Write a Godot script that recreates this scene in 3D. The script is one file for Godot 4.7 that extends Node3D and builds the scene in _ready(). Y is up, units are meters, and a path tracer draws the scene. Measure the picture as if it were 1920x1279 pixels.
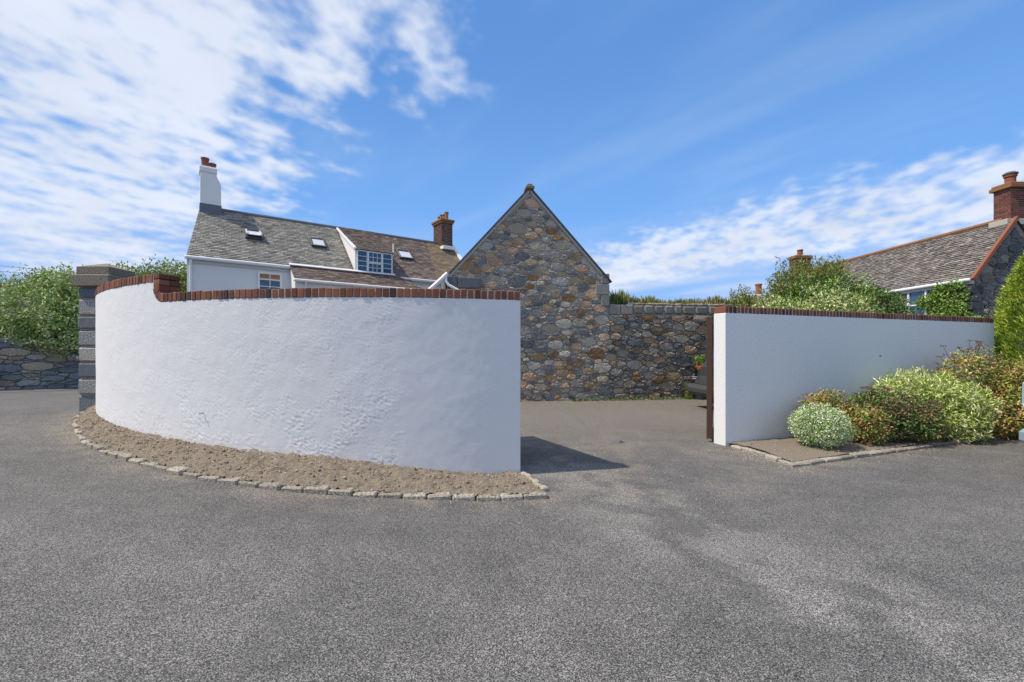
extends Node3D

# ---------------------------------------------------------------- mesh builder
class MB:
	var v := PackedVector3Array()
	var n := PackedVector3Array()
	var c := PackedColorArray()
	var col := Color(1, 1, 1)
	func tri(a: Vector3, b: Vector3, d: Vector3, hint: Vector3) -> void:
		var nn := (d - a).cross(b - a)
		if nn.length_squared() < 1e-16:
			return
		nn = nn.normalized()
		if nn.dot(hint) < 0.0:
			nn = -nn
			v.append(a); v.append(d); v.append(b)
		else:
			v.append(a); v.append(b); v.append(d)
		for i in 3:
			n.append(nn)
			c.append(col)
	func quad(a: Vector3, b: Vector3, d: Vector3, e: Vector3, hint: Vector3) -> void:
		tri(a, b, d, hint)
		tri(a, d, e, hint)
	func poly(pts: Array, hint: Vector3) -> void:
		for i in range(1, pts.size() - 1):
			tri(pts[0], pts[i], pts[i + 1], hint)
	# box with chamfered edges
	func box(at: Vector3, size: Vector3, b := Basis(), ch := 0.0) -> void:
		var h := size / 2.0
		if ch <= 0.0:
			for ax in 3:
				for s in [-1.0, 1.0]:
					var o := Vector3.ZERO
					o[ax] = s * h[ax]
					var p := Vector3.ZERO
					var q := Vector3.ZERO
					p[(ax + 1) % 3] = h[(ax + 1) % 3]
					q[(ax + 2) % 3] = h[(ax + 2) % 3]
					quad(at + b * (o - p - q), at + b * (o + p - q), at + b * (o + p + q), at + b * (o - p + q), b * o)
			return
		var k := minf(ch, minf(h.x, minf(h.y, h.z)) * 0.8)
		for ax in 3:
			var a1 := (ax + 1) % 3
			var a2 := (ax + 2) % 3
			for s in [-1.0, 1.0]:
				var o := Vector3.ZERO
				o[ax] = s * h[ax]
				var p := Vector3.ZERO
				var q := Vector3.ZERO
				p[a1] = h[a1] - k
				q[a2] = h[a2] - k
				quad(at + b * (o - p - q), at + b * (o + p - q), at + b * (o + p + q), at + b * (o - p + q), b * o)
			for s1 in [-1.0, 1.0]:
				for s2 in [-1.0, 1.0]:
					var e := Vector3.ZERO
					e[ax] = h[ax] - k
					var f := Vector3.ZERO
					f[a1] = s1 * h[a1]; f[a2] = s2 * (h[a2] - k)
					var g := Vector3.ZERO
					g[a1] = s1 * (h[a1] - k); g[a2] = s2 * h[a2]
					quad(at + b * (f - e), at + b * (f + e), at + b * (g + e), at + b * (g - e), b * (f + g))
		for sx in [-1.0, 1.0]:
			for sy in [-1.0, 1.0]:
				for sz in [-1.0, 1.0]:
					var i := h - Vector3(k, k, k)
					var sg := Vector3(sx, sy, sz)
					tri(at + b * (sg * Vector3(h.x, i.y, i.z)), at + b * (sg * Vector3(i.x, h.y, i.z)), at + b * (sg * Vector3(i.x, i.y, h.z)), b * sg)
	# extrude a polygon (in the plane of ux, uy) along ud
	func prism(pts: Array, o: Vector3, ux: Vector3, uy: Vector3, ud: Vector3) -> void:
		var f := []
		var g := []
		var mid := Vector3.ZERO
		for p in pts:
			f.append(o + ux * p.x + uy * p.y)
			g.append(o + ux * p.x + uy * p.y + ud)
			mid += o + ux * p.x + uy * p.y
		mid = mid / pts.size() + ud * 0.5
		var idx := Geometry2D.triangulate_polygon(PackedVector2Array(pts))
		for i in range(0, idx.size(), 3):
			tri(f[idx[i]], f[idx[i + 1]], f[idx[i + 2]], -ud)
			tri(g[idx[i]], g[idx[i + 1]], g[idx[i + 2]], ud)
		var ccw := 0.0
		for i in pts.size():
			var j := (i + 1) % pts.size()
			ccw += pts[i].x * pts[j].y - pts[j].x * pts[i].y
		for i in pts.size():
			var j := (i + 1) % pts.size()
			var e: Vector2 = pts[j] - pts[i]
			var out := Vector2(e.y, -e.x) * signf(ccw)
			quad(f[i], f[j], g[j], g[i], ux * out.x + uy * out.y)
	func tube(pts: Array, radii: Array, sides := 8) -> void:
		var rings := []
		for i in pts.size():
			var d: Vector3 = (pts[mini(i + 1, pts.size() - 1)] - pts[maxi(i - 1, 0)]).normalized()
			var s := d.cross(Vector3(0.31, 0.17, 0.93)).normalized()
			var t := d.cross(s)
			var ring := []
			for k in sides:
				var a := TAU * k / sides
				ring.append(pts[i] + (s * cos(a) + t * sin(a)) * float(radii[mini(i, radii.size() - 1)]))
			rings.append(ring)
		for i in pts.size() - 1:
			for k in sides:
				var k2 := (k + 1) % sides
				quad(rings[i][k], rings[i][k2], rings[i + 1][k2], rings[i + 1][k], rings[i][k] + rings[i + 1][k2] - pts[i] - pts[i + 1])
		poly(rings[0], pts[0] - pts[1])
		poly(rings[-1], pts[-1] - pts[-2])
	# profile: Vector2(radius, height)
	func lathe(profile: Array, at: Vector3, sides := 16) -> void:
		for i in profile.size() - 1:
			var p: Vector2 = profile[i]
			var q: Vector2 = profile[i + 1]
			for k in sides:
				var a := TAU * k / sides
				var b := TAU * (k + 1) / sides
				var da := Vector3(cos(a), 0, sin(a))
				var db := Vector3(cos(b), 0, sin(b))
				var out := (da + db) * (q.y - p.y) * 0.5 + Vector3(0, -(q.x - p.x), 0)
				quad(at + da * p.x + Vector3(0, p.y, 0), at + db * p.x + Vector3(0, p.y, 0), at + db * q.x + Vector3(0, q.y, 0), at + da * q.x + Vector3(0, q.y, 0), out)
	func mesh() -> ArrayMesh:
		var arr := []
		arr.resize(Mesh.ARRAY_MAX)
		arr[Mesh.ARRAY_VERTEX] = v
		arr[Mesh.ARRAY_NORMAL] = n
		arr[Mesh.ARRAY_COLOR] = c
		var m := ArrayMesh.new()
		if v.size() > 0:
			m.add_surface_from_arrays(Mesh.PRIMITIVE_TRIANGLES, arr)
		return m

# ---------------------------------------------------------------- helpers
const CAM_H := 1.37
const WC := Vector3(-1.75, 0, -10.93)      # centre of the curved wall's circle
const WR := 6.05                           # its outer radius
var taken := {}
var M := {}
var T := {}
var rng := RandomNumberGenerator.new()
var nz := FastNoiseLite.new()

func numbered(called: String) -> String:
	var k: int = taken.get(called, 0)
	taken[called] = k + 1
	return called if k == 0 else "%s_%03d" % [called, k]

func tag(o: Node3D, label := "", category := "", group := "", kind := "") -> void:
	if label: o.set_meta("label", label)
	if category: o.set_meta("category", category)
	if group: o.set_meta("group", group)
	if kind: o.set_meta("kind", kind)

func base(called: String, at := Vector3.ZERO, b := Basis()) -> Node3D:
	var o := Node3D.new()
	o.name = numbered(called)
	add_child(o)
	o.transform = Transform3D(b, at)
	return o

func put(m: Mesh, called: String, mat: Material, parent: Node3D = null, at := Vector3.ZERO, b := Basis()) -> MeshInstance3D:
	var o := MeshInstance3D.new()
	o.mesh = m
	o.material_override = mat
	if parent == null:
		o.name = numbered(called)
		add_child(o)
	else:
		o.name = called
		parent.add_child(o, true)
	o.transform = Transform3D(b, at)
	return o

func build(mb: MB, called: String, mat: Material, parent: Node3D = null, at := Vector3.ZERO, b := Basis()) -> MeshInstance3D:
	return put(mb.mesh(), called, mat, parent, at, b)

func stuff(o: Node3D) -> Node3D:
	o.set_meta("kind", "stuff")
	return o

# ground height at x, depth d (metres in front of the camera)
func gnd(x: float, d: float) -> float:
	var s := 0.06 * maxf(0.0, -x - 0.3)
	s = minf(s, 0.45)
	return s + clampf(0.035 * (d - 12.0), 0.0, 0.12)

func at_ground(x: float, d: float, up := 0.0) -> Vector3:
	return Vector3(x, gnd(x, d) + up, -d)

# ---------------------------------------------------------------- textures and materials
func noise_image(size: int, freq: float, kind: int, oct: int, lo: float, hi: float, seed_: int, contrast := 1.0) -> Image:
	var f := FastNoiseLite.new()
	f.seed = seed_
	f.noise_type = kind as FastNoiseLite.NoiseType
	f.frequency = freq
	f.fractal_type = FastNoiseLite.FRACTAL_FBM if oct > 1 else FastNoiseLite.FRACTAL_NONE
	f.fractal_octaves = oct
	if kind == FastNoiseLite.TYPE_CELLULAR:
		f.cellular_return_type = FastNoiseLite.RETURN_CELL_VALUE
	var im := f.get_seamless_image(size, size)
	im.convert(Image.FORMAT_RGB8)
	var data := im.get_data()
	for i in range(0, data.size(), 3):
		var t := clampf((data[i] / 255.0 - 0.5) * contrast + 0.5, 0.0, 1.0)
		var g := int(255.0 * (lo + (hi - lo) * t))
		data[i] = g; data[i + 1] = g; data[i + 2] = g
	return Image.create_from_data(size, size, false, Image.FORMAT_RGB8, data)

func tex(im: Image) -> ImageTexture:
	return ImageTexture.create_from_image(im)

func normal_of(im: Image, strength: float) -> ImageTexture:
	var k := im.duplicate() as Image
	k.convert(Image.FORMAT_RGBA8)
	k.bump_map_to_normal_map(strength)
	return tex(k)

func lin(r: float, g: float, b: float) -> Color:
	return Color(r, g, b).linear_to_srgb()

# colour is linear
func mat(called: String, colour: Color, rough := 0.9, texture := "", scale := 1.0, normal := "", nscale := 1.0) -> StandardMaterial3D:
	var m := StandardMaterial3D.new()
	m.resource_name = called
	m.albedo_color = colour.linear_to_srgb()
	m.roughness = rough
	m.vertex_color_use_as_albedo = true
	if texture != "":
		m.albedo_texture = T[texture]
	if normal != "":
		m.normal_enabled = true
		m.normal_texture = T[normal]
		m.normal_scale = nscale
	if texture != "" or normal != "":
		m.uv1_triplanar = true
		m.uv1_world_triplanar = true
		m.uv1_scale = Vector3.ONE * scale
	M[called] = m
	return m

func leaf_mat(called: String, back := 0.5, rough := 0.55) -> void:
	var m := StandardMaterial3D.new()
	m.resource_name = called
	m.vertex_color_use_as_albedo = true
	m.roughness = rough
	m.backlight_enabled = true
	m.backlight = Color(back, back, back * 0.6)
	M[called] = m

func make_materials() -> void:
	var g1 := noise_image(512, 0.02, FastNoiseLite.TYPE_SIMPLEX_SMOOTH, 5, 0.62, 1.0, 3, 1.7)
	T.cloudy = tex(g1)
	T.cloudy_n = normal_of(g1, 6.0)
	var g2 := noise_image(512, 0.12, FastNoiseLite.TYPE_SIMPLEX_SMOOTH, 3, 0.55, 1.0, 5, 1.8)
	T.grain = tex(g2)
	T.grain_n = normal_of(g2, 5.0)
	var g3 := noise_image(2048, 0.33, FastNoiseLite.TYPE_CELLULAR, 1, 0.28, 1.0, 7, 1.3)
	T.asphalt = tex(g3)
	T.asphalt_n = normal_of(g3, 3.0)
	var g4 := noise_image(1024, 0.05, FastNoiseLite.TYPE_SIMPLEX_SMOOTH, 4, 0.5, 1.0, 9, 1.6)
	var g6 := noise_image(1024, 0.03, FastNoiseLite.TYPE_SIMPLEX_SMOOTH, 6, 0.55, 1.0, 19, 1.9)
	T.granite = tex(g6)
	T.granite_n = normal_of(g6, 9.0)
	T.soil = tex(g4)
	T.soil_n = normal_of(g4, 8.0)
	var g5 := noise_image(1024, 0.035, FastNoiseLite.TYPE_SIMPLEX_SMOOTH, 5, 0.9, 1.0, 12, 1.4)
	T.render = tex(g5)
	T.render_n = normal_of(g5, 14.0)

	mat("asphalt", Color(0.585, 0.56, 0.52), 0.9, "asphalt", 0.4, "asphalt_n", 1.3)
	mat("road", Color(0.2, 0.2, 0.2), 0.9, "grain", 1.5, "grain_n", 0.4)
	mat("earth", Color(0.1, 0.1, 0.05), 1.0, "soil", 0.3)
	mat("soil", Color(0.385, 0.315, 0.235), 1.0, "soil", 1.6, "soil_n", 1.0)
	mat("render_rough", Color(0.83, 0.825, 0.81), 0.85, "render", 2.2, "render_n", 1.0)
	mat("render", Color(0.85, 0.845, 0.83), 0.85, "render", 1.0, "render_n", 0.6)
	mat("brick", Color(1, 1, 1), 0.9, "grain", 5.0, "grain_n", 0.9)
	mat("stone", Color(1, 1, 1), 0.9, "granite", 1.3, "granite_n", 1.0)
	mat("mortar", Color(0.86, 0.81, 0.71), 1.0, "soil", 2.0, "soil_n", 0.8)
	mat("mortar_sand", Color(0.58, 0.48, 0.36), 1.0, "soil", 2.0, "soil_n", 0.6)
	mat("mortar_dark", Color(0.56, 0.525, 0.46), 1.0, "soil", 2.0, "soil_n", 0.8)
	mat("slate", Color(1, 1, 1), 0.75, "cloudy", 2.2, "grain_n", 0.5)
	mat("lichen_stone", Color(0.36, 0.315, 0.245), 0.95, "granite", 1.6, "granite_n", 1.2)
	mat("wood", Color(0.115, 0.055, 0.032), 0.7, "grain", 3.0, "grain_n", 0.4)
	mat("orange_wood", Color(0.5, 0.2, 0.05), 0.7, "grain", 3.0)
	mat("bark", Color(0.12, 0.095, 0.07), 0.95, "soil", 3.0, "soil_n", 1.0)
	mat("white_paint", Color(0.78, 0.78, 0.77), 0.45)
	mat("grey_paint", Color(0.5, 0.53, 0.55), 0.5)
	mat("lead", Color(0.12, 0.13, 0.15), 0.55)
	mat("dark_frame", Color(0.05, 0.05, 0.055), 0.5)
	mat("terracotta", Color(0.42, 0.145, 0.075), 0.85, "grain", 4.0)
	mat("buff_pot", Color(0.52, 0.28, 0.15), 0.85, "grain", 4.0)
	mat("ridge_tile", Color(0.42, 0.2, 0.085), 0.9, "grain", 3.0)
	mat("black_plastic", Color(0.025, 0.027, 0.032), 0.4)
	mat("steel", Color(0.3, 0.3, 0.3), 0.35).metallic = 0.9
	mat("tyre", Color(0.02, 0.02, 0.02), 0.85)
	mat("rubber_trim", Color(0.045, 0.047, 0.05), 0.6)
	mat("red_lens", Color(0.5, 0.02, 0.02), 0.15)
	mat("pale_glass", Color(0.6, 0.63, 0.66), 0.2)  # pale albedo stands in for bright sky reflected in the roof windows
	mat("interior_wood", Color(0.35, 0.17, 0.04), 0.5)
	mat("cable", Color(0.05, 0.05, 0.05), 0.6)
	var gl := mat("glass", Color(0.012, 0.075, 0.15), 0.05)  # blue of the reflected sky is put into the pane colour
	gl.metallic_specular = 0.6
	for p in [["paint_charcoal", Color(0.045, 0.048, 0.053)], ["paint_blue_grey", Color(0.27, 0.35, 0.40)]]:
		var m := mat(p[0], p[1], 0.4)
		m.clearcoat_enabled = true
		m.clearcoat = 0.8
		m.clearcoat_roughness = 0.06
	leaf_mat("leaf")
	leaf_mat("leaf_gloss", 0.25, 0.35)
	leaf_mat("petal", 0.3, 0.8)

# ---------------------------------------------------------------- sky
func make_sky() -> ImageTexture:
	var w := 2048
	var h := 1024
	var data := PackedFloat32Array()
	data.resize(w * h * 3)
	var n1 := FastNoiseLite.new()
	n1.seed = 21
	n1.noise_type = FastNoiseLite.TYPE_SIMPLEX_SMOOTH
	n1.frequency = 1.0
	n1.fractal_type = FastNoiseLite.FRACTAL_FBM
	n1.fractal_octaves = 5
	n1.fractal_gain = 0.5
	var n2 := FastNoiseLite.new()
	n2.seed = 33
	n2.noise_type = FastNoiseLite.TYPE_SIMPLEX_SMOOTH
	n2.frequency = 0.16
	n2.fractal_type = FastNoiseLite.FRACTAL_FBM
	n2.fractal_octaves = 2
	var top := Vector3(0.076, 0.19, 0.44)
	var mid := Vector3(0.138, 0.305, 0.62)
	var low := Vector3(0.27, 0.41, 0.62)
	var white := Vector3(0.535, 0.57, 0.64)
	for j in h:
		var el := (0.5 - (j + 0.5) / h) * PI
		var y := sin(el)
		var cy := cos(el)
		for i in w:
			var c := Vector3(0.3, 0.32, 0.33)
			if y > -0.02:
				var yy := maxf(y, 0.0)
				var az := (i + 0.5) / w * TAU
				var x := sin(az) * cy
				var z := -cos(az) * cy
				c = mid.lerp(top, smoothstep(0.12, 0.62, yy)) if yy > 0.12 else low.lerp(mid, smoothstep(-0.02, 0.12, yy))
				# cloud layer: a flat sheet at height 1, in broad broken streets
				var k := 1.0 / (yy + 0.02)
				var px := x * k
				var pz := z * k
				var u := 0.77 * px - 0.64 * pz
				var w2 := n2.get_noise_2d(px * 1.3, pz * 1.3)
				var band := cos((u + 0.25 + 0.25 * w2) * TAU / 4.3)
				var d1 := n1.get_noise_2d(px * 0.95 + pz * 0.25, pz * 0.8 - px * 0.2)
				var d2 := n1.get_noise_2d(px * 3.4 + 11.0, pz * 2.6 + px * 1.1)
				var d3 := n1.get_noise_2d(px * 9.0, pz * 8.0 + 31.0)
				var cov := 0.74 * band - 0.02 + (0.5 * d1 + 0.75 * d2 + 0.42 * d3) * (0.3 + 0.7 * smoothstep(-0.8, 0.35, band))
				var a := 0.88 * smoothstep(-0.1, 0.95, cov)
				var thin := 0.13 * smoothstep(-0.25, 0.65, n1.get_noise_2d(u * 1.6 + 5.0, (px + pz) * 0.35) + 0.4 * w2)
				# towards the horizon the layers run together into pale veils
				var veil := smoothstep(0.30, 0.03, yy) * (0.20 + 0.65 * smoothstep(-0.3, 0.45, n1.get_noise_2d(u * 0.55 + 3.0, (px + pz) * 0.1)))
				a = clampf(1.0 - (1.0 - a) * (1.0 - thin * 0.7) * (1.0 - veil), 0.0, 0.96)
				c = c.lerp(white * (0.93 + 0.12 * d1), a)
			var o := (j * w + i) * 3
			data[o] = c.x; data[o + 1] = c.y; data[o + 2] = c.z
	var im := Image.create_from_data(w, h, false, Image.FORMAT_RGBF, data.to_byte_array())
	return ImageTexture.create_from_image(im)

# ---------------------------------------------------------------- leaves
func leaf_mesh(width: float, fold := 0.12) -> ArrayMesh:
	var mb := MB.new()
	var tip := Vector3(0, 0.02, 1)
	var root := Vector3(0, 0, 0)
	var mid := Vector3(0, -fold * 0.5, 0.5)
	var l := Vector3(-width / 2, fold * 0.5, 0.45)
	var r := Vector3(width / 2, fold * 0.5, 0.45)
	mb.tri(root, l, mid, Vector3.UP)
	mb.tri(l, tip, mid, Vector3.UP)
	mb.tri(root, mid, r, Vector3.UP)
	mb.tri(mid, tip, r, Vector3.UP)
	return mb.mesh()

# leaves: flat list of [position, normal, direction, size, colour]
class Leaves:
	var buf := PackedFloat32Array()
	var count := 0
	func add(p: Vector3, up: Vector3, dir: Vector3, size: float, col: Color) -> void:
		var z := dir.normalized()
		var x := up.cross(z)
		if x.length_squared() < 1e-6:
			x = Vector3(1, 0, 0).cross(z)
		x = x.normalized()
		var y := z.cross(x)
		x *= size; y *= size; z *= size
		buf.append_array(PackedFloat32Array([x.x, y.x, z.x, p.x, x.y, y.y, z.y, p.y, x.z, y.z, z.z, p.z, col.r, col.g, col.b, 1.0]))
		count += 1

func foliage(l: Leaves, mesh: Mesh, called: String, material: Material, parent: Node3D) -> MultiMeshInstance3D:
	var mm := MultiMesh.new()
	mm.transform_format = MultiMesh.TRANSFORM_3D
	mm.use_colors = true
	mm.mesh = mesh
	mm.instance_count = l.count
	mm.buffer = l.buf
	var o := MultiMeshInstance3D.new()
	o.multimesh = mm
	o.material_override = material
	o.name = called
	parent.add_child(o, true)
	stuff(o)
	return o

func pick(pal: Array, r: RandomNumberGenerator, spread := 0.25) -> Color:
	var c: Color = pal[r.randi() % pal.size()]
	var k := 1.0 + r.randf_range(-spread, spread)
	return Color(c.r * k, c.g * k, c.b * k)

func rand_dir(r: RandomNumberGenerator) -> Vector3:
	var y := r.randf_range(-1, 1)
	var a := r.randf() * TAU
	var s := sqrt(1 - y * y)
	return Vector3(s * cos(a), y, s * sin(a))

# leaves spread through the outer volume of lumpy blobs [centre, radii], gathered in twigs
func blob_leaves(l: Leaves, blobs: Array, twigs: int, per: int, size: float, pal: Array, r: RandomNumberGenerator, lump := 0.28, lump_freq := 2.2, floor_y := -99.0, up := 0.5, depth := 0.45) -> void:
	var areas := []
	var total := 0.0
	for b in blobs:
		var rr: Vector3 = b[1]
		total += rr.x * rr.y + rr.y * rr.z + rr.x * rr.z
		areas.append(total)
	for i in twigs:
		var q := r.randf() * total
		var bi := 0
		while areas[bi] < q:
			bi += 1
		var b: Array = blobs[bi]
		var ctr: Vector3 = b[0]
		var rad: Vector3 = b[1]
		var d := rand_dir(r)
		var lumps := 1.0 + lump * nz.get_noise_3dv((ctr + d * rad) * lump_freq * 10.0)+ lump * 0.6 * nz.get_noise_3dv((ctr + d * rad) * lump_freq * 30.0)
		var f := 1.0 - depth * pow(r.randf(), 1.6)
		var p := ctr + d * rad * lumps * f
		if p.y < floor_y:
			continue
		var tint := pick(pal, r, 0.22)
		var axis := (d + Vector3.UP * up + rand_dir(r) * 0.7).normalized()
		for k in per:
			var o := rand_dir(r) * size * 1.3
			var side := (axis * 0.5 + rand_dir(r)).normalized()
			var upv := (axis + rand_dir(r) * 0.6).normalized()
			var kk := r.randf_range(0.8, 1.2)
			l.add(p + o, upv, side, size * r.randf_range(0.7, 1.25), Color(tint.r * kk, tint.g * kk, tint.b * kk))

func limb(mb: MB, a: Vector3, b: Vector3, ra: float, rb: float, bend: Vector3) -> void:
	var pts := []
	var rr := []
	for i in 6:
		var t := i / 5.0
		pts.append(a.lerp(b, t) + bend * sin(t * PI))
		rr.append(lerpf(ra, rb, t))
	mb.tube(pts, rr, 7)

# a tree: trunk with limbs reaching into each blob of the crown
func tree(called: String, label: String, foot: Vector3, blobs: Array, twigs: int, per: int, size: float, pal: Array, seed_: int, group := "", width := 0.5, trunk_r := 0.16, lump := 0.3) -> Node3D:
	var r := RandomNumberGenerator.new()
	r.seed = seed_
	var t := base(called, foot)
	tag(t, label, "tree", group)
	var mb := MB.new()
	var crown := Vector3.ZERO
	for b in blobs:
		crown += b[0]
	crown /= blobs.size()
	var fork := Vector3(crown.x * 0.3, crown.y * 0.45, crown.z * 0.3)
	limb(mb, Vector3(0, -0.1, 0), fork, trunk_r, trunk_r * 0.7, Vector3(0.08, 0, 0.05))
	build(mb, "trunk", M.bark, t)
	var mb2 := MB.new()
	for b in blobs:
		limb(mb2, fork, b[0], trunk_r * 0.6, 0.025, rand_dir(r) * 0.12)
		for k in 3:
			limb(mb2, (b[0] as Vector3).lerp(fork, 0.3), b[0] + rand_dir(r) * b[1] * 0.75, trunk_r * 0.28, 0.012, rand_dir(r) * 0.08)
	build(mb2, "limb", M.bark, t)
	var l := Leaves.new()
	blob_leaves(l, blobs, twigs, per, size, pal, r, lump, 1.1 / maxf(0.6, (blobs[0][1] as Vector3).x))
	foliage(l, leaf_mesh(width), "crown", M.leaf, t)
	return t

# a shrub: short stems and foliage
func shrub(called: String, label: String, category: String, foot: Vector3, blobs: Array, twigs: int, per: int, size: float, pal: Array, seed_: int, group := "", width := 0.45, lump := 0.25, up := 0.5, floor_y := 0.02) -> Node3D:
	var r := RandomNumberGenerator.new()
	r.seed = seed_
	var t := base(called, foot)
	tag(t, label, category, group)
	var mb := MB.new()
	for b in blobs:
		for k in 4:
			var root := Vector3((b[0] as Vector3).x * 0.6, -0.04, (b[0] as Vector3).z * 0.6) + Vector3(r.randf_range(-0.08, 0.08), 0, r.randf_range(-0.08, 0.08))
			limb(mb, root, b[0] + rand_dir(r) * b[1] * 0.6, 0.014, 0.005, rand_dir(r) * 0.04)
	build(mb, "stem", M.bark, t)
	var l := Leaves.new()
	blob_leaves(l, blobs, twigs, per, size, pal, r, lump, 2.0, floor_y, up, 0.5)
	foliage(l, leaf_mesh(width), "foliage", M.leaf, t)
	return t

# ---------------------------------------------------------------- rubble stone
func clip(poly: PackedVector2Array, nrm: Vector2, dist: float) -> PackedVector2Array:
	var out := PackedVector2Array()
	var cnt := poly.size()
	for i in cnt:
		var a := poly[i]
		var b := poly[(i + 1) % cnt]
		var da := a.dot(nrm) - dist
		var db := b.dot(nrm) - dist
		if da <= 0.0:
			out.append(a)
		if (da < 0.0 and db > 0.0) or (da > 0.0 and db < 0.0):
			out.append(a.lerp(b, da / (da - db)))
	return out

func area_of(p: PackedVector2Array) -> float:
	var s := 0.0
	for i in p.size():
		var j := (i + 1) % p.size()
		s += p[i].x * p[j].y - p[j].x * p[i].y
	return s * 0.5

# cells of mixed size that fill a convex region (anticlockwise); flat = how much wider than tall
func rubble_cells(region: PackedVector2Array, radii: Array, flat: float, seed_: int, frame := PackedVector2Array()) -> Array:
	var r := RandomNumberGenerator.new()
	r.seed = seed_
	var lo := region[0]
	var hi := region[0]
	for p in region:
		lo = lo.min(p)
		hi = hi.max(p)
	var seeds := []
	var grid := {}
	var cell: float = radii[0][0] * 2.2
	for step in radii:
		var tries := int((hi.x - lo.x) * (hi.y - lo.y) / (step[0] * step[0]) * step[1])
		for i in tries:
			var p := Vector2(r.randf_range(lo.x, hi.x), r.randf_range(lo.y, hi.y))
			if not Geometry2D.is_point_in_polygon(p, region):
				continue
			var rad: float = step[0] * r.randf_range(0.8, 1.2)
			var q := Vector2(p.x / flat, p.y)
			var key := Vector2i((q / cell).floor())
			var ok := true
			for dx in range(-1, 2):
				for dy in range(-1, 2):
					for s in grid.get(key + Vector2i(dx, dy), []):
						if (s[0] as Vector2).distance_to(q) < (rad + s[1]) * r.randf_range(0.66, 0.95):
							ok = false
			if ok:
				if not grid.has(key):
					grid[key] = []
				grid[key].append([q, rad])
				seeds.append([q, rad])
	var cells := []
	var reg := PackedVector2Array()
	for p in (frame if frame.size() else region):
		reg.append(Vector2(p.x / flat, p.y))
	for s in seeds:
		var q: Vector2 = s[0]
		var poly := reg.duplicate()
		var key := Vector2i((q / cell).floor())
		for dx in range(-2, 3):
			for dy in range(-2, 3):
				for o in grid.get(key + Vector2i(dx, dy), []):
					var d: Vector2 = o[0] - q
					var dl := d.length()
					if dl < 1e-5 or dl > cell * 2.0:
						continue
					var cut: float = (dl * dl + s[1] * s[1] - o[1] * o[1]) / (2.0 * dl)
					poly = clip(poly, d / dl, q.dot(d / dl) + cut)
					if poly.size() < 3:
						break
		if poly.size() < 3:
			continue
		var real := PackedVector2Array()
		for p in poly:
			real.append(Vector2(p.x * flat, p.y))
		if absf(area_of(real)) > 0.0012:
			cells.append(real)
	return cells

# one stone: outline in the x-y plane, its face towards +z, proud of the mortar by h
func stone_into(mb: MB, outline: PackedVector2Array, gap: float, h: float, r: RandomNumberGenerator, back := 0.03) -> void:
	var mid := Vector2.ZERO
	for p in outline:
		mid += p
	mid /= outline.size()
	# drop very short edges, then cut the corners
	var pts := []
	for i in outline.size():
		var p := outline[i]
		var q := outline[(i + 1) % outline.size()]
		if p.distance_to(q) < 0.012:
			continue
		pts.append(p)
	if pts.size() < 3:
		return
	var ring := []
	for i in pts.size():
		var p: Vector2 = pts[i]
		var a: Vector2 = pts[(i + pts.size() - 1) % pts.size()]
		var b: Vector2 = pts[(i + 1) % pts.size()]
		var k := r.randf_range(0.05, 0.17)
		ring.append(p.lerp(a, k))
		ring.append(p.lerp(b, r.randf_range(0.05, 0.17)))
		# a knock in the middle of each long edge
		if p.distance_to(b) > 0.07:
			ring.append(p.lerp(b, r.randf_range(0.35, 0.65)) + (mid - p.lerp(b, 0.5)).normalized() * p.distance_to(b) * r.randf_range(-0.05, 0.09))
	var size := sqrt(absf(area_of(outline)))
	var r0 := []
	var r1 := []
	var r2 := []
	for p in ring:
		var d: Vector2 = p - mid
		var ln := maxf(d.length(), 0.001)
		var g := gap * r.randf_range(0.4, 1.7) + size * r.randf_range(0.0, 0.02)
		var e0 := mid + d * maxf(0.3, (ln - g) / ln)
		var e1 := mid + d * maxf(0.28, (ln - g - size * 0.012) / ln)
		var e2 := mid + d * maxf(0.2, (ln - g - size * r.randf_range(0.025, 0.09)) / ln)
		r0.append(Vector3(e0.x, e0.y, -back))
		r1.append(Vector3(e1.x, e1.y, h * r.randf_range(0.35, 0.6)))
		r2.append(Vector3(e2.x, e2.y, h * r.randf_range(0.65, 1.2)))
	var top := Vector3(mid.x + r.randf_range(-0.2, 0.2) * size, mid.y + r.randf_range(-0.2, 0.2) * size, h * r.randf_range(0.85, 1.3))
	var nn := ring.size()
	for i in nn:
		var j := (i + 1) % nn
		var out := Vector3(r1[i].x - mid.x, r1[i].y - mid.y, 0)
		mb.quad(r0[i], r0[j], r1[j], r1[i], out)
		mb.quad(r1[i], r1[j], r2[j], r2[i], out + Vector3(0, 0, 0.05))
		mb.tri(r2[i], r2[j], top, Vector3(0, 0, 1))

# stones of a wall face as parts of parent: the largest as single parts, the rest joined
func rubble(parent: Node3D, region: PackedVector2Array, radii: Array, flat: float, gap: float, h: float, pal: Array, seed_: int, most: int, xf := Transform3D()) -> void:
	lay_stones(parent, rubble_cells(region, radii, flat, seed_), gap, h, pal, seed_, most, xf)

func lay_stones(parent: Node3D, cells: Array, gap: float, h: float, pal: Array, seed_: int, most: int, xf := Transform3D()) -> void:
	cells.sort_custom(func(a, b): return absf(area_of(a)) > absf(area_of(b)))
	var r := RandomNumberGenerator.new()
	r.seed = seed_ + 1
	var rest := MB.new()
	for i in cells.size():
		var single := i < most
		var mb := MB.new() if single else rest
		mb.col = pick(pal, r, 0.28)
		stone_into(mb, cells[i], gap, h * r.randf_range(0.6, 1.3), r)
		if single:
			build(mb, "stone", M.stone, parent, xf.origin, xf.basis)
	if rest.v.size() > 0:
		stuff(build(rest, "small_stone", M.stone, parent, xf.origin, xf.basis))

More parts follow.
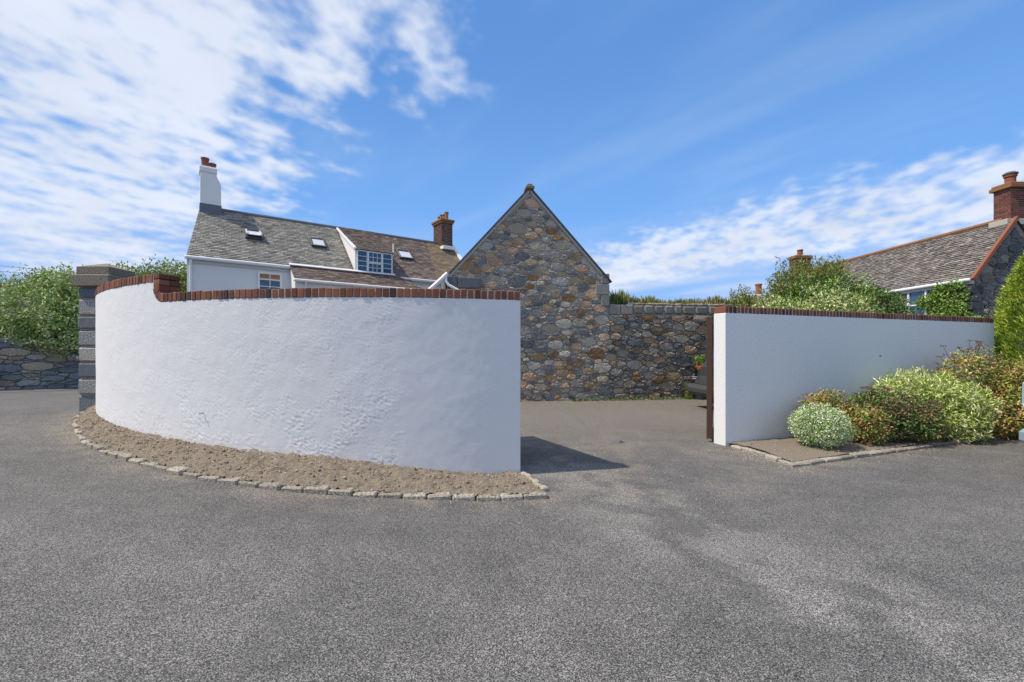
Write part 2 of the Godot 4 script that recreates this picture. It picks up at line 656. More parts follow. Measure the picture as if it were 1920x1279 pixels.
# courses of slates on a plane: o = lower left corner, ux along the eaves, uy up the slope, un outwards
func slates(parent: Node3D, called: String, o: Vector3, ux: Vector3, uy: Vector3, un: Vector3, left: Callable, right: Callable, slope: float, sw: float, sh: float, pal: Array, seed_: int, thick := 0.012, rough := 0.006, skip := []) -> void:
	var r := RandomNumberGenerator.new()
	r.seed = seed_
	var mb := MB.new()
	var rows := int(ceil(slope / sh))
	for j in rows:
		var y := j * sh
		var yt := minf(y + sh * 1.25, slope)
		var a: float = left.call(y)
		var b: float = right.call(y)
		var x := a - (0.5 * sw if j % 2 == 1 else 0.0) - r.randf() * 0.02
		while x < b:
			var w := sw * r.randf_range(0.9, 1.1)
			var x0 := maxf(x, a)
			var x1 := minf(x + w - 0.013, b)
			x += w
			if x1 - x0 < 0.02:
				continue
			var hole := false
			for s in skip:
				if (s as Rect2).has_point(Vector2((x0 + x1) / 2, y + sh * 0.5)):
					hole = true
			if hole:
				continue
			mb.col = pick(pal, r, 0.2)
			var lift := thick + r.randf() * rough
			var dy := r.randf_range(-0.12, 0.12) * rough / 0.004 * 0.02
			var p00 := o + ux * x0 + uy * (y + dy) + un * (lift + thick)
			var p10 := o + ux * x1 + uy * (y + dy + r.randf_range(-0.3, 0.3) * rough) + un * (lift + thick + r.randf_range(-0.5, 0.5) * rough)
			var p01 := o + ux * x0 + uy * yt + un * 0.002
			var p11 := o + ux * x1 + uy * yt + un * 0.002
			mb.quad(p00, p10, p11, p01, un)
			mb.quad(p00, p10, p10 - un * (lift + thick), p00 - un * (lift + thick), -uy)
			mb.quad(p00, p01, p01 - un * 0.01, p00 - un * (lift + thick), -ux)
			mb.quad(p10, p11, p11 - un * 0.01, p10 - un * (lift + thick), ux)
	stuff(build(mb, called, M.slate, parent))

# brickwork of a chimney shaft as joined bricks
func brick_shaft(parent: Node3D, at: Vector3, w: float, d: float, y0: float, y1: float, pal: Array, seed_: int) -> void:
	var r := RandomNumberGenerator.new()
	r.seed = seed_
	var core := MB.new()
	core.box(at + Vector3(0, (y0 + y1) / 2, 0), Vector3(w - 0.016, y1 - y0 - 0.004, d - 0.016))
	build(core, "mortar_core", M.mortar, parent)
	var mb := MB.new()
	var rows := int((y1 - y0) / 0.075)
	for j in rows:
		var y := y0 + (j + 0.5) * (y1 - y0) / rows
		for side in 4:
			var len := w if side % 2 == 0 else d
			var off := (w if side % 2 == 1 else d) / 2 - 0.05
			var cnt := maxi(2, int(round(len / 0.225)))
			var step := len / cnt
			for i in range(-1, cnt + 1):
				var c0 := -len / 2 + i * step + (step / 2 if j % 2 == 0 else 0.0)
				var a0 := maxf(c0, -len / 2)
				var a1 := minf(c0 + step - 0.01, len / 2)
				if a1 - a0 < 0.03:
					continue
				mb.col = pick(pal, r, 0.25)
				var b := Basis(Vector3.UP, side * PI / 2)
				mb.box(at + b * Vector3((a0 + a1) / 2, 0, off) + Vector3(0, y, 0), Vector3(a1 - a0, 0.064, 0.1 + r.randf_range(-0.003, 0.003)), b)
	stuff(build(mb, "brickwork", M.brick, parent))

const BRICK := [Color(0.33, 0.115, 0.06), Color(0.26, 0.085, 0.048), Color(0.38, 0.15, 0.085), Color(0.2, 0.07, 0.045), Color(0.30, 0.125, 0.08), Color(0.24, 0.1, 0.065), Color(0.16, 0.07, 0.05)]
const RUBBLE := [Color(0.394, 0.386, 0.363), Color(0.598, 0.549, 0.46), Color(0.759, 0.651, 0.496), Color(0.277, 0.285, 0.29), Color(0.759, 0.57, 0.351), Color(0.846, 0.57, 0.327), Color(0.526, 0.488, 0.43), Color(0.671, 0.617, 0.52), Color(0.438, 0.312, 0.194), Color(0.686, 0.583, 0.424), Color(0.335, 0.339, 0.345), Color(0.613, 0.556, 0.454), Color(0.905, 0.57, 0.375), Color(0.438, 0.42, 0.387), Color(0.526, 0.298, 0.133), Color(0.73, 0.624, 0.46)]

# ---------------------------------------------------------------- ground
func make_ground() -> void:
	var xs := []
	var x := -9.0
	xs.append_array([-400.0, -150.0, -60.0, -30.0, -20.0, -15.0, -13.0, -12.0, -11.0, -10.0])
	while x < 11.0:
		xs.append(x)
		x += 0.09
	xs.append_array([12.0, 14.0, 18.0, 26.0, 40.0, 80.0, 150.0, 400.0])
	var ds := [-60.0, -20.0, -6.0, -2.0, 0.0, 0.6]
	var d := 1.0
	while d < 15.0:
		ds.append(d)
		d += 0.05 + 0.006 * d
	ds.append_array([15.5, 16.5, 18.0, 21.0, 26.0, 40.0, 80.0, 200.0, 500.0])
	var f := FastNoiseLite.new()
	f.seed = 77
	f.frequency = 0.55
	f.fractal_octaves = 5
	f.fractal_gain = 0.62
	var v := PackedVector3Array()
	var n := PackedVector3Array()
	var c := PackedColorArray()
	var idx := PackedInt32Array()
	for dd in ds:
		for xx in xs:
			v.append(Vector3(xx, gnd(xx, dd), -dd))
			var e := 0.3
			n.append(Vector3(-(gnd(xx + e, dd) - gnd(xx - e, dd)) / (2 * e), 1, (gnd(xx, dd + e) - gnd(xx, dd - e)) / (2 * e)).normalized())
			# worn, dusty and stained patches of the tarmac
			var a := f.get_noise_2d(xx, dd)
			var b := f.get_noise_2d(xx * 4.0 + 50.0, dd * 4.0)
			var k := 0.54 + 0.15 * a + 0.13 * b
			var tone := Color(k, k, k)
			# pale worn track running from the gateway to the lower right
			var tr := absf((xx - 0.2) - (6.5 - dd) * 0.42 + 0.5 * a)
			var worn := smoothstep(0.9, 0.1, tr) * smoothstep(0.0, 0.4, a + b * 0.9 + 0.12) * 0.6
			if dd > 7.5: worn *= 0.3
			tone = tone.lerp(Color(0.95, 0.95, 0.93), worn)
			# sandy dust lying in the gateway and along the beds
			var dust := 0.0
			var kd := kerb_dist(xx, dd)
			dust = maxf(dust, smoothstep(0.38, 0.02, kd) * smoothstep(-0.35, 0.35, b + 0.5 * a))
			var gate := Vector2(xx - 1.6, (dd - 6.2) * 0.8).length()
			dust = maxf(dust, smoothstep(2.4, 0.4, gate) * smoothstep(-0.25, 0.55, a + b) * 0.75)
			tone = tone.lerp(Color(0.92, 0.80, 0.66), clampf(dust, 0, 1) * 0.75)
			# brown leaf mould at the foot of the rubble wall
			var bw: float = (12.45 + 0.1317 * (xx + 1.768)) - dd
			if xx > -2.0 and xx < 9.0:
				var mould := smoothstep(0.55, 0.1, bw + 0.5 * b) * smoothstep(-1.0, -0.4, bw)
				tone = tone.lerp(Color(0.42, 0.29, 0.19), mould * 0.8)
				tone = tone.lerp(Color(0.78, 0.72, 0.64), smoothstep(7.5, 3.0, bw + 0.8 * b) * 0.75 * smoothstep(8.0, 7.0, absf(xx - 3.0)))
			c.append(tone)
	var w := xs.size()
	for j in ds.size() - 1:
		for i in w - 1:
			var p := j * w + i
			idx.append_array(PackedInt32Array([p, p + w, p + 1, p + 1, p + w, p + w + 1]))
	var arr := []
	arr.resize(Mesh.ARRAY_MAX)
	arr[Mesh.ARRAY_VERTEX] = v
	arr[Mesh.ARRAY_NORMAL] = n
	arr[Mesh.ARRAY_COLOR] = c
	arr[Mesh.ARRAY_INDEX] = idx
	var m := ArrayMesh.new()
	m.add_surface_from_arrays(Mesh.PRIMITIVE_TRIANGLES, arr)
	var o := put(m, "ground", M.asphalt)
	tag(o, "", "", "", "structure")
	# smoother lane in front of the far rubble wall
	var mb := MB.new()
	var t := Vector2(0.81, 0.59)
	var q := Vector2(0.59, -0.81)
	var s0 := Vector2(-12.7, 11.4)
	var prev := []
	for i in 30:
		var s := -8.0 + i * 0.4
		var row := []
		for k in 4:
			var p := s0 + t * s + q * (k * 0.42 - 0.1)
			row.append(at_ground(p.x, p.y, 0.005))
		if prev.size():
			for k in 3:
				mb.quad(prev[k], prev[k + 1], row[k + 1], row[k], Vector3.UP)
		prev = row
	tag(build(mb, "road", M.road), "", "", "", "structure")

# loose chippings lying along the kerbs and in the gateway
func make_grit() -> void:
	var r := RandomNumberGenerator.new()
	r.seed = 88
	var o := base("grit")
	tag(o, "loose pale grit scattered along the kerbs and in the gateway", "grit", "", "stuff")
	var mb := MB.new()
	mb.lathe([Vector2(0.0, -0.4), Vector2(0.45, -0.2), Vector2(0.5, 0.1), Vector2(0.0, 0.42)], Vector3.ZERO, 6)
	var l := Leaves.new()
	for i in 2600:
		var x := 0.0
		var d := 0.0
		if i % 3 == 0:
			var q := r.randf()
			var p: Vector2 = (kerb_right[1] as Vector2).lerp(kerb_right[2], q) if r.randf() < 0.5 else (kerb_right[0] as Vector2).lerp(kerb_right[1], q)
			x = p.x + r.randfn(0.0, 0.12) - 0.08
			d = p.y - absf(r.randfn(0.0, 0.14)) - 0.03
		elif i % 3 == 1:
			var p: Vector2 = kerb_left[r.randi() % kerb_left.size()]
			var out := (p - Vector2(WC.x, -WC.z)).normalized()
			p += out * (0.02 + absf(r.randfn(0.0, 0.12)))
			x = p.x
			d = p.y
		else:
			x = 0.6 + r.randfn(0.0, 0.7)
			d = 4.9 + r.randfn(0.0, 0.7)
			if on_wall(0.0).distance_to(Vector3(x, 0, -d)) < 0.0:
				continue
			if Vector2(x - WC.x, d + WC.z).length() < WR + 0.95 and x < 0.4:
				continue
		var s := r.randf_range(0.004, 0.011)
		var k := r.randf_range(0.6, 1.2)
		l.add(at_ground(x, d, s * 0.3), rand_dir(r), rand_dir(r), s, Color(0.5 * k, 0.45 * k, 0.38 * k))
	foliage(l, mb.mesh(), "chippings", M.petal, o)

# outline of the two planting beds: kerb lines as lists of Vector2(x, d)
var kerb_left := []
var kerb_right := []
func bed_width(th: float) -> float:
	var tb := [[-56.0, 0.22], [-40.0, 0.27], [-29.0, 0.40], [-17.5, 0.51], [-12.4, 0.60], [-4.6, 0.69], [4.5, 0.74], [10.4, 0.77], [17.5, 0.90], [30.0, 0.95]]
	for i in tb.size() - 1:
		if th <= tb[i + 1][0]:
			return lerpf(tb[i][1], tb[i + 1][1], clampf((th - tb[i][0]) / (tb[i + 1][0] - tb[i][0]), 0, 1))
	return 0.95

func on_wall(th: float, out := 0.0, y := 0.0) -> Vector3:
	var a := deg_to_rad(th)
	return WC + Vector3(sin(a), 0, cos(a)) * (WR + out) + Vector3(0, y, 0)

func make_kerb_lines() -> void:
	var th := -54.5
	while th < 17.6:
		var p := on_wall(th, bed_width(th))
		kerb_left.append(Vector2(p.x, -p.z))
		th += 0.5
	kerb_right = [Vector2(3.17, 6.66), Vector2(3.36, 5.48), Vector2(8.35, 7.6), Vector2(10.6, 8.55)]

func kerb_dist(x: float, d: float) -> float:
	var best := 9.0
	var p := Vector2(x, d)
	if d > 9.0 or d < 3.0:
		return best
	for i in range(0, kerb_left.size() - 6, 6):
		best = minf(best, Geometry2D.get_closest_point_to_segment(p, kerb_left[i], kerb_left[i + 6]).distance_to(p))
	for i in kerb_right.size() - 1:
		best = minf(best, Geometry2D.get_closest_point_to_segment(p, kerb_right[i], kerb_right[i + 1]).distance_to(p))
	return best

# setts along a line
func setts(parent: Node3D, line: Array, inward: float, seed_: int, len := 0.215) -> void:
	var r := RandomNumberGenerator.new()
	r.seed = seed_
	var variants := []
	for i in 12:
		var mb := MB.new()
		var k := r.randf_range(0.7, 1.25)
		mb.col = Color(0.52 * k, 0.465 * k, 0.38 * k)
		var l := len - r.randf_range(0.004, 0.022)
		mb.box(Vector3.ZERO, Vector3(l, 0.16, 0.115 + r.randf_range(-0.012, 0.012)), Basis(), r.randf_range(0.008, 0.015))
		for q in mb.v.size():
			var p := mb.v[q]
			mb.v[q] = p + Vector3(1, 1, 1) * 0.008 * nz.get_noise_3dv(p * 90.0 + Vector3(i * 31.0, 0, 0))
		variants.append(mb.mesh())
	var walked := 0.0
	var want := len / 2
	for i in line.size() - 1:
		var a: Vector2 = line[i]
		var b: Vector2 = line[i + 1]
		var l := a.distance_to(b)
		while want <= walked + l:
			var p := a.lerp(b, (want - walked) / l)
			var t := (b - a).normalized()
			var nrm := Vector2(-t.y, t.x) * inward
			p += nrm * 0.058
			var bs := Basis(Vector3.UP, atan2(t.y, t.x) + r.randf_range(-0.06, 0.06)) * Basis(Vector3.RIGHT, r.randf_range(-0.06, 0.06)) * Basis(Vector3.BACK, r.randf_range(-0.03, 0.03))
			put(variants[r.randi() % 12], "sett", M.stone, parent, at_ground(p.x, p.y, -0.036 + r.randf_range(-0.01, 0.01)), bs)
			want += len
		walked += l

# soil sheet between rows of points: rows[i] = list of Vector3
func soil_sheet(rows: Array, called: String, label: String, bumps: float) -> Node3D:
	var t := base(called)
	tag(t, label, "planting bed", "", "structure")
	var w: int = rows[0].size()
	var v := PackedVector3Array()
	var idx := PackedInt32Array()
	for row in rows:
		for p in row:
			v.append(p + Vector3(0, bumps * (nz.get_noise_3dv(p * 60.0) + 0.9 * nz.get_noise_3dv(p * 190.0)), 0))
	for j in rows.size() - 1:
		for i in w - 1:
			var p := j * w + i
			idx.append_array(PackedInt32Array([p, p + w, p + 1, p + 1, p + w, p + w + 1]))
	var st := SurfaceTool.new()
	st.begin(Mesh.PRIMITIVE_TRIANGLES)
	st.set_color(Color(1, 1, 1))
	for p in v:
		st.add_vertex(p)
	for i in idx:
		st.add_index(i)
	st.generate_normals()
	var m := st.commit()
	var nn: PackedVector3Array = m.surface_get_arrays(0)[Mesh.ARRAY_NORMAL]
	if nn[nn.size() / 2].y < 0:
		var arr := m.surface_get_arrays(0)
		for i in nn.size():
			nn[i] = -nn[i]
		arr[Mesh.ARRAY_NORMAL] = nn
		var ii: PackedInt32Array = arr[Mesh.ARRAY_INDEX]
		ii.reverse()
		arr[Mesh.ARRAY_INDEX] = ii
		m = ArrayMesh.new()
		m.add_surface_from_arrays(Mesh.PRIMITIVE_TRIANGLES, arr)
	put(m, "soil", M.soil, t)
	return t

func clods(parent: Node3D, pts: Array, seed_: int, big: float) -> void:
	var r := RandomNumberGenerator.new()
	r.seed = seed_
	var mb := MB.new()
	mb.lathe([Vector2(0.02, -0.45), Vector2(0.42, -0.25), Vector2(0.5, 0.05), Vector2(0.33, 0.36), Vector2(0.02, 0.45)], Vector3.ZERO, 7)
	for q in mb.v.size():
		mb.v[q] = mb.v[q] * (1.0 + 0.9 * nz.get_noise_3dv(mb.v[q] * 50.0))
	var l := Leaves.new()
	for p in pts:
		var s := big * (0.25 + pow(r.randf(), 4.0) * 1.2)
		var k := r.randf_range(0.75, 1.15)
		var col := Color(0.345 * k, 0.28 * k, 0.205 * k)
		if r.randf() < 0.05:
			col = Color(0.5, 0.46, 0.4)
		l.add(p + Vector3(0, s * 0.2, 0), rand_dir(r), rand_dir(r), s, col)
	foliage(l, mb.mesh(), "clod", M.petal, parent)

# ---------------------------------------------------------------- the curved white wall
const Y_LOW := 1.963        # underside of the coping, lower run
const Y_HIGH := 2.205
const TH_STEP := -24.2
func wall_top(th: float) -> float:
	# concave sweep from the lower run up to the higher one
	var s := deg_to_rad(TH_STEP - th) * WR      # metres past the step, to the left
	if s >= 0.0:
		return Y_HIGH
	if s < -0.17:
		return Y_LOW
	var x := (s + 0.17) / 0.17
	return Y_LOW + 0.17 * (1.0 - sqrt(maxf(0.0, 1.0 - x * x)))

func make_curved_wall() -> void:
	var o := base("curved_wall")
	tag(o, "curved white rendered wall with red brick coping that steps up beside a stone pier", "wall")
	var th0 := -58.0
	var th1 := 17.75
	var nu := 720
	var nv := 190
	var v := PackedVector3Array()
	var c := PackedColorArray()
	var idx := PackedInt32Array()
	var f := FastNoiseLite.new()
	f.seed = 5
	f.frequency = 1.0
	f.fractal_octaves = 4
	f.fractal_gain = 0.6
	var ridged := FastNoiseLite.new()
	ridged.seed = 8
	ridged.frequency = 1.0
	ridged.fractal_type = FastNoiseLite.FRACTAL_RIDGED
	ridged.fractal_octaves = 3
	for i in nu + 1:
		var th := lerpf(th0, th1, float(i) / nu)
		var s := deg_to_rad(th) * WR
		var top := wall_top(th)
		for j in nv + 1:
			var y := lerpf(-0.15, top, float(j) / nv)
			# trowelled render: rough on the older part, nearly smooth on the newer end
			var rough := smoothstep(0.75, 0.35, s + 0.16 * f.get_noise_2d(s * 1.5, y * 3.0))
			var patch := smoothstep(-0.28, 0.28, f.get_noise_2d(s * 2.2 + 7.0, y * 2.6))
			var lowp := smoothstep(1.25, 0.35, y + 0.3 * f.get_noise_2d(s * 2.0, 3.0))
			var strokes := ridged.get_noise_2d(s * 10.0 + y * 4.0, y * 19.0)
			var lumps := f.get_noise_2d(s * 24.0, y * 26.0)
			var fine := f.get_noise_2d(s * 52.0, y * 54.0)
			var disp := rough * (patch * (0.25 + 0.75 * lowp) * (0.0042 * strokes + 0.0026 * lumps) + (0.4 + 0.6 * patch) * 0.0034 * fine + 0.0008 * lumps)
			disp += 0.006 * f.get_noise_2d(s * 0.9, y * 0.9) + (1.0 - rough) * 0.0006 * lumps
			v.append(on_wall(th, disp, y))
			# earth splashed on the foot of the wall
			var gy := gnd(on_wall(th).x, 5.0) + 0.10
			var spl := smoothstep(0.25, 0.6, f.get_noise_2d(s * 9.0, y * 12.0) * 0.9 + 0.75 - (y - gy) * 4.5) * 0.5 * smoothstep(0.5, -0.6, s)
			c.append(Color(1, 1, 1).lerp(Color(0.86, 0.77, 0.68), clampf(spl, 0.0, 1.0)))
	for i in nu:
		for j in nv:
			var p := i * (nv + 1) + j
			idx.append_array(PackedInt32Array([p, p + 1, p + nv + 1, p + nv + 1, p + 1, p + nv + 2]))
	var st := SurfaceTool.new()
	st.begin(Mesh.PRIMITIVE_TRIANGLES)
	for i in v.size():
		st.set_color(c[i])
		st.add_vertex(v[i])
	for i in idx:
		st.add_index(i)
	st.generate_normals()
	var fm := st.commit()
	var na: PackedVector3Array = fm.surface_get_arrays(0)[Mesh.ARRAY_NORMAL]
	if na[na.size() / 2].z < 0:
		var arr := fm.surface_get_arrays(0)
		for i in na.size():
			na[i] = -na[i]
		arr[Mesh.ARRAY_NORMAL] = na
		fm = ArrayMesh.new()
		fm.add_surface_from_arrays(Mesh.PRIMITIVE_TRIANGLES, arr)
	put(fm, "rendered_face", M.render_rough, o)
	# body behind the face: back, top and end
	var mb := MB.new()
	var thick := 0.22
	var steps := 150
	for i in steps:
		var a := lerpf(th0, th1, float(i) / steps)
		var b := lerpf(th0, th1, float(i + 1) / steps)
		var out := on_wall(a) - WC
		mb.quad(on_wall(a, -thick, -0.15), on_wall(b, -thick, -0.15), on_wall(b, -thick, wall_top(b)), on_wall(a, -thick, wall_top(a)), -out)
		mb.quad(on_wall(a, -thick, wall_top(a)), on_wall(b, -thick, wall_top(b)), on_wall(b, 0.0, wall_top(b)), on_wall(a, 0.0, wall_top(a)), Vector3.UP)
	var tng := on_wall(th1 + 1.0) - on_wall(th1)
	mb.quad(on_wall(th1, -thick, -0.15), on_wall(th1, 0.0, -0.15), on_wall(th1, 0.0, Y_LOW), on_wall(th1, -thick, Y_LOW), tng)
	build(mb, "wall_core", M.render, o)
	# coping bricks on edge
	var r := RandomNumberGenerator.new()
	r.seed = 41
	var mats := brick_variants()
	var path := []            # Vector2(s to the left of th1, y), with the direction
	var s_end := deg_to_rad(th1 - TH_STEP) * WR
	var ss := 0.0
	while ss < s_end - 0.17:
		path.append(Vector2(ss, Y_LOW))
		ss += 0.01
	for k in 16:
		var a := (k + 1) / 16.0 * PI / 2
		path.append(Vector2(s_end - 0.17 + 0.17 * sin(a), Y_LOW + 0.17 * (1 - cos(a))))
	path.append(Vector2(s_end, Y_HIGH - 0.03))
	var acc := 0.0
	var next := 0.037
	for i in path.size() - 1:
		var l: float = path[i].distance_to(path[i + 1])
		while next < acc + l:
			var p: Vector2 = path[i].lerp(path[i + 1], (next - acc) / l)
			var d: Vector2 = (path[i + 1] - path[i]).normalized()
			coping_brick(o, p, d, th1, mats, r)
			next += 0.0755
		acc += l
	var send := deg_to_rad(th1 - th0) * WR
	var x := s_end + 0.04
	while x < send:
		coping_brick(o, Vector2(x, Y_HIGH), Vector2(1, 0), th1, mats, r)
		x += 0.0755
	# stretcher bricks closing the end of the higher run
	for k in 3:
		for q in 2:
			var ph := on_wall(TH_STEP + 0.62, -0.055 - q * 0.118 + 0.0, Y_HIGH + 0.068 - k * 0.072)
			var ang := deg_to_rad(TH_STEP)
			put(mats[r.randi() % mats.size()][0], "coping_brick", M.brick, o, ph, Basis(Vector3.UP, ang) * Basis(Vector3.BACK, PI / 2) * Basis.from_scale(Vector3(0.95, 1.0, 0.52)))
	# mortar bed under the coping
	var bed := MB.new()
	for i in 150:
		var a := lerpf(th0, th1, float(i) / 150)
		var b := lerpf(th0, th1, float(i + 1) / 150)
		if a < TH_STEP - 0.2 or a > TH_STEP + 1.8:
			var ya := wall_top(a) + 0.094
			bed.quad(on_wall(a, -0.002, ya), on_wall(b, -0.002, ya), on_wall(b, -0.002, ya - 0.097), on_wall(a, -0.002, ya - 0.097), on_wall(a) - WC)
			bed.quad(on_wall(a, -0.218, ya), on_wall(b, -0.218, ya), on_wall(b, -0.002, ya), on_wall(a, -0.002, ya), Vector3.UP)
	build(bed, "coping_mortar", M.mortar, o)
	# bent pin left in the render
	var pin := base("bent_pin")
	tag(pin, "thin grey metal pin sticking out of the curved white wall", "pin")
	var pm := MB.new()
	var pp := on_wall(-16.3, 0.0, 0.70)
	var outv := (on_wall(-16.3) - WC).normalized()
	var tg := Vector3(outv.z, 0, -outv.x)
	pm.tube([pp - outv * 0.02, pp + outv * 0.03, pp + outv * 0.05 + Vector3(0, -0.006, 0)], [0.005, 0.005, 0.005], 6)
	build(pm, "shank", M.steel, pin)

func brick_variants() -> Array:
	var out := []
	var r := RandomNumberGenerator.new()
	r.seed = 4
	for i in 12:
		var mb := MB.new()
		mb.col = pick(BRICK, r, 0.2)
		mb.box(Vector3.ZERO, Vector3(0.066, 0.102, 0.226), Basis(), 0.007)
		for q in mb.v.size():
			var p := mb.v[q]
			mb.v[q] = p + Vector3(1, 1, 1) * 0.004 * nz.get_noise_3dv(p * 80.0 + Vector3(i * 17.0, 0, 0))
		out.append([mb.mesh()])
	return out

func coping_brick(o: Node3D, p: Vector2, d: Vector2, th1: float, mats: Array, r: RandomNumberGenerator) -> void:
	var up := Vector2(-d.y, d.x)
	if up.y < 0 or (absf(up.y) < 0.01 and up.x > 0):
		up = -up
	if d.y > 0.3:
		up = Vector2(-d.y, d.x)      # on the sweep the bricks stand off to the lower side
	var q := p + up * 0.051
	var th := th1 - rad_to_deg(q.x / WR)
	var a := deg_to_rad(th)
	var at := on_wall(th, -0.108 + r.randf_range(-0.003, 0.004), q.y + r.randf_range(-0.003, 0.003))
	var tilt := atan2(up.x, up.y)       # leaning to the left (+s)
	var b := Basis(Vector3.UP, a) * Basis(Vector3.BACK, tilt + r.randf_range(-0.02, 0.02)) * Basis(Vector3.UP, r.randf_range(-0.02, 0.02))
	put(mats[r.randi() % mats.size()][0], "coping_brick", M.brick, o, at, b)

func make_pier() -> void:
	var at := at_ground(-6.715, 7.6)
	var o := base("gate_pier", at, Basis(Vector3.UP, 0.0))
	tag(o, "square pier of blue-grey granite blocks with a weathered stepped cap", "pier")
	var r := RandomNumberGenerator.new()
	r.seed = 12
	var core := MB.new()
	core.box(Vector3(0, 1.0, 0), Vector3(0.44, 2.12, 0.44))
	build(core, "mortar_core", M.mortar_sand, o)
	var pal := [Color(0.24, 0.27, 0.295), Color(0.44, 0.44, 0.41), Color(0.2, 0.235, 0.27), Color(0.5, 0.475, 0.42), Color(0.36, 0.375, 0.365)]
	var y := 0.02
	var k := 0
	while y < 1.98:
		var h := minf(r.randf_range(0.22, 0.30), 2.05 - y)
		if 2.05 - y - h < 0.12:
			h = 2.05 - y
		for side in 4:
			var cut := 0.09 if (k + side) % 2 == 0 else -0.3
			var parts := [[-0.24, cut - 0.012], [cut + 0.012, 0.24]] if cut > 0 else [[-0.24, 0.24 - 0.1]]
			for q in parts:
				if q[1] - q[0] < 0.06:
					continue
				var out := PackedVector2Array([Vector2(q[0], y), Vector2(q[1], y), Vector2(q[1], y + h), Vector2(q[0], y + h)])
				var mb := MB.new()
				mb.col = pal[(k + side + int(q[0] > 0)) % pal.size()] * r.randf_range(0.95, 1.3)
				mb.box(Vector3((q[0] + q[1]) / 2, y + h / 2, 0.215), Vector3(q[1] - q[0], h - 0.038, 0.075 + r.randf_range(-0.012, 0.02)), Basis(), 0.016)
				for i in mb.v.size():
					mb.v[i] += Vector3(1, 1, 1) * 0.012 * nz.get_noise_3dv(mb.v[i] * 40.0 + Vector3(k * 9.0, side * 7.0, 0))
				build(mb, "block", M.stone, o, Vector3.ZERO, Basis(Vector3.UP, side * PI / 2))
		y += h
		k += 1
	var cap := MB.new()
	cap.box(Vector3(0, 2.145, 0), Vector3(0.62, 0.19, 0.62), Basis(), 0.015)
	build(cap, "cap_slab", M.lichen_stone, o)
	var up := MB.new()
	var a := 0.265
	up.box(Vector3(0, 2.305, 0), Vector3(a * 2, 0.126, a * 2), Basis(), 0.012)
	for s in 4:
		var b := Basis(Vector3.UP, s * PI / 2)
		up.tri(b * Vector3(-a, 0, a) + Vector3(0, 2.367, 0), b * Vector3(a, 0, a) + Vector3(0, 2.367, 0), Vector3(0, 2.47, 0), b * Vector3(0, 0.5, 1))
	build(up, "cap_top", M.lichen_stone, o)

func make_left_bed() -> void:
	var rows := []
	var pts := []
	var r := RandomNumberGenerator.new()
	r.seed = 15
	for i in 420:
		var th := lerpf(-54.5, 17.4, i / 419.0)
		var w := bed_width(th) - 0.05
		var row := []
		for k in 36:
			var q := k / 35.0
			var p := on_wall(th, -0.02 + (w + 0.02) * q)
			var heap := 0.13 * (1.0 - q) * smoothstep(17.0, -5.0, th) + 0.035
			p.y = gnd(p.x, -p.z) + heap + 0.02 * sin(q * PI)
			row.append(p)
			if r.randf() < 0.42:
				pts.append(p + Vector3(r.randf_range(-0.02, 0.02), 0, r.randf_range(-0.02, 0.02)))
		rows.append(row)
	var o := soil_sheet(rows, "soil_bed", "bare crumbly earth strip along the foot of the curved white wall", 0.036)
	clods(o, pts, 16, 0.019)
	var k := base("sett_kerb")
	tag(k, "curved edging of weathered granite setts around the bare earth strip", "kerb")
	var line := []
	for i in kerb_left.size():
		line.append(kerb_left[kerb_left.size() - 1 - i])
	setts(k, line, -1.0, 17, 0.225)
	# short return of rough concrete at the gateway end
	var cm := MB.new()
	for i in 8:
		var t := i / 8.0
		var a := on_wall(17.6, 0.08 + 0.62 * t)
		cm.col = Color(0.42, 0.36, 0.28) * r.randf_range(0.85, 1.1)
		cm.box(Vector3(a.x + 0.03 + 0.02 * sin(i * 2.0), 0.02, a.z), Vector3(0.055 + 0.02 * r.randf(), 0.05, 0.09), Basis(Vector3.UP, 0.3 + r.randf() * 0.2), 0.012)
	build(cm, "mortar_haunch", M.petal, k)

# ---------------------------------------------------------------- right wall, gates, bed
func make_right_wall() -> void:
	var b := Basis(Vector3(0.9407, 0, -0.339), Vector3.UP, Vector3(0.339, 0, 0.9407))
	var o := base("straight_wall", Vector3(3.15, 0, -6.77), b)
	tag(o, "straight smooth white rendered wall with brick coping behind the shrub bed", "wall")
	var len := 6.8
	var mb := MB.new()
	mb.box(Vector3(len / 2, Y_LOW / 2 - 0.075, -0.115), Vector3(len, Y_LOW + 0.15, 0.23), Basis(), 0.006)
	build(mb, "rendered_body", M.render, o)
	var bed := MB.new()
	bed.box(Vector3(len / 2, Y_LOW + 0.047, -0.115), Vector3(len - 0.02, 0.094, 0.216))
	build(bed, "coping_mortar", M.mortar, o)
	var r := RandomNumberGenerator.new()
	r.seed = 51
	var vs := brick_variants()
	var x := 0.036
	while x < len:
		var bb := Basis(Vector3.BACK, r.randf_range(-0.02, 0.02)) * Basis(Vector3.UP, r.randf_range(-0.02, 0.02))
		put(vs[r.randi() % 12][0], "coping_brick", M.brick, o, Vector3(x, Y_LOW + 0.051 + r.randf_range(-0.003, 0.003), -0.115 + r.randf_range(-0.003, 0.003)), bb)
		x += 0.0755
	# small fitting on the wall
	var f := base("wall_vent", o.transform * Vector3(3.42, 1.33, 0.0), b)
	tag(f, "tiny white cable outlet on the straight white wall", "outlet")
	var fm := MB.new()
	fm.box(Vector3(0, 0.008, 0.008), Vector3(0.05, 0.02, 0.02), Basis(), 0.003)
	build(fm, "hood", M.white_paint, f)
	var fd := MB.new()
	fd.box(Vector3(0, -0.012, 0.003), Vector3(0.036, 0.016, 0.008))
	build(fd, "slot", M.dark_frame, f)

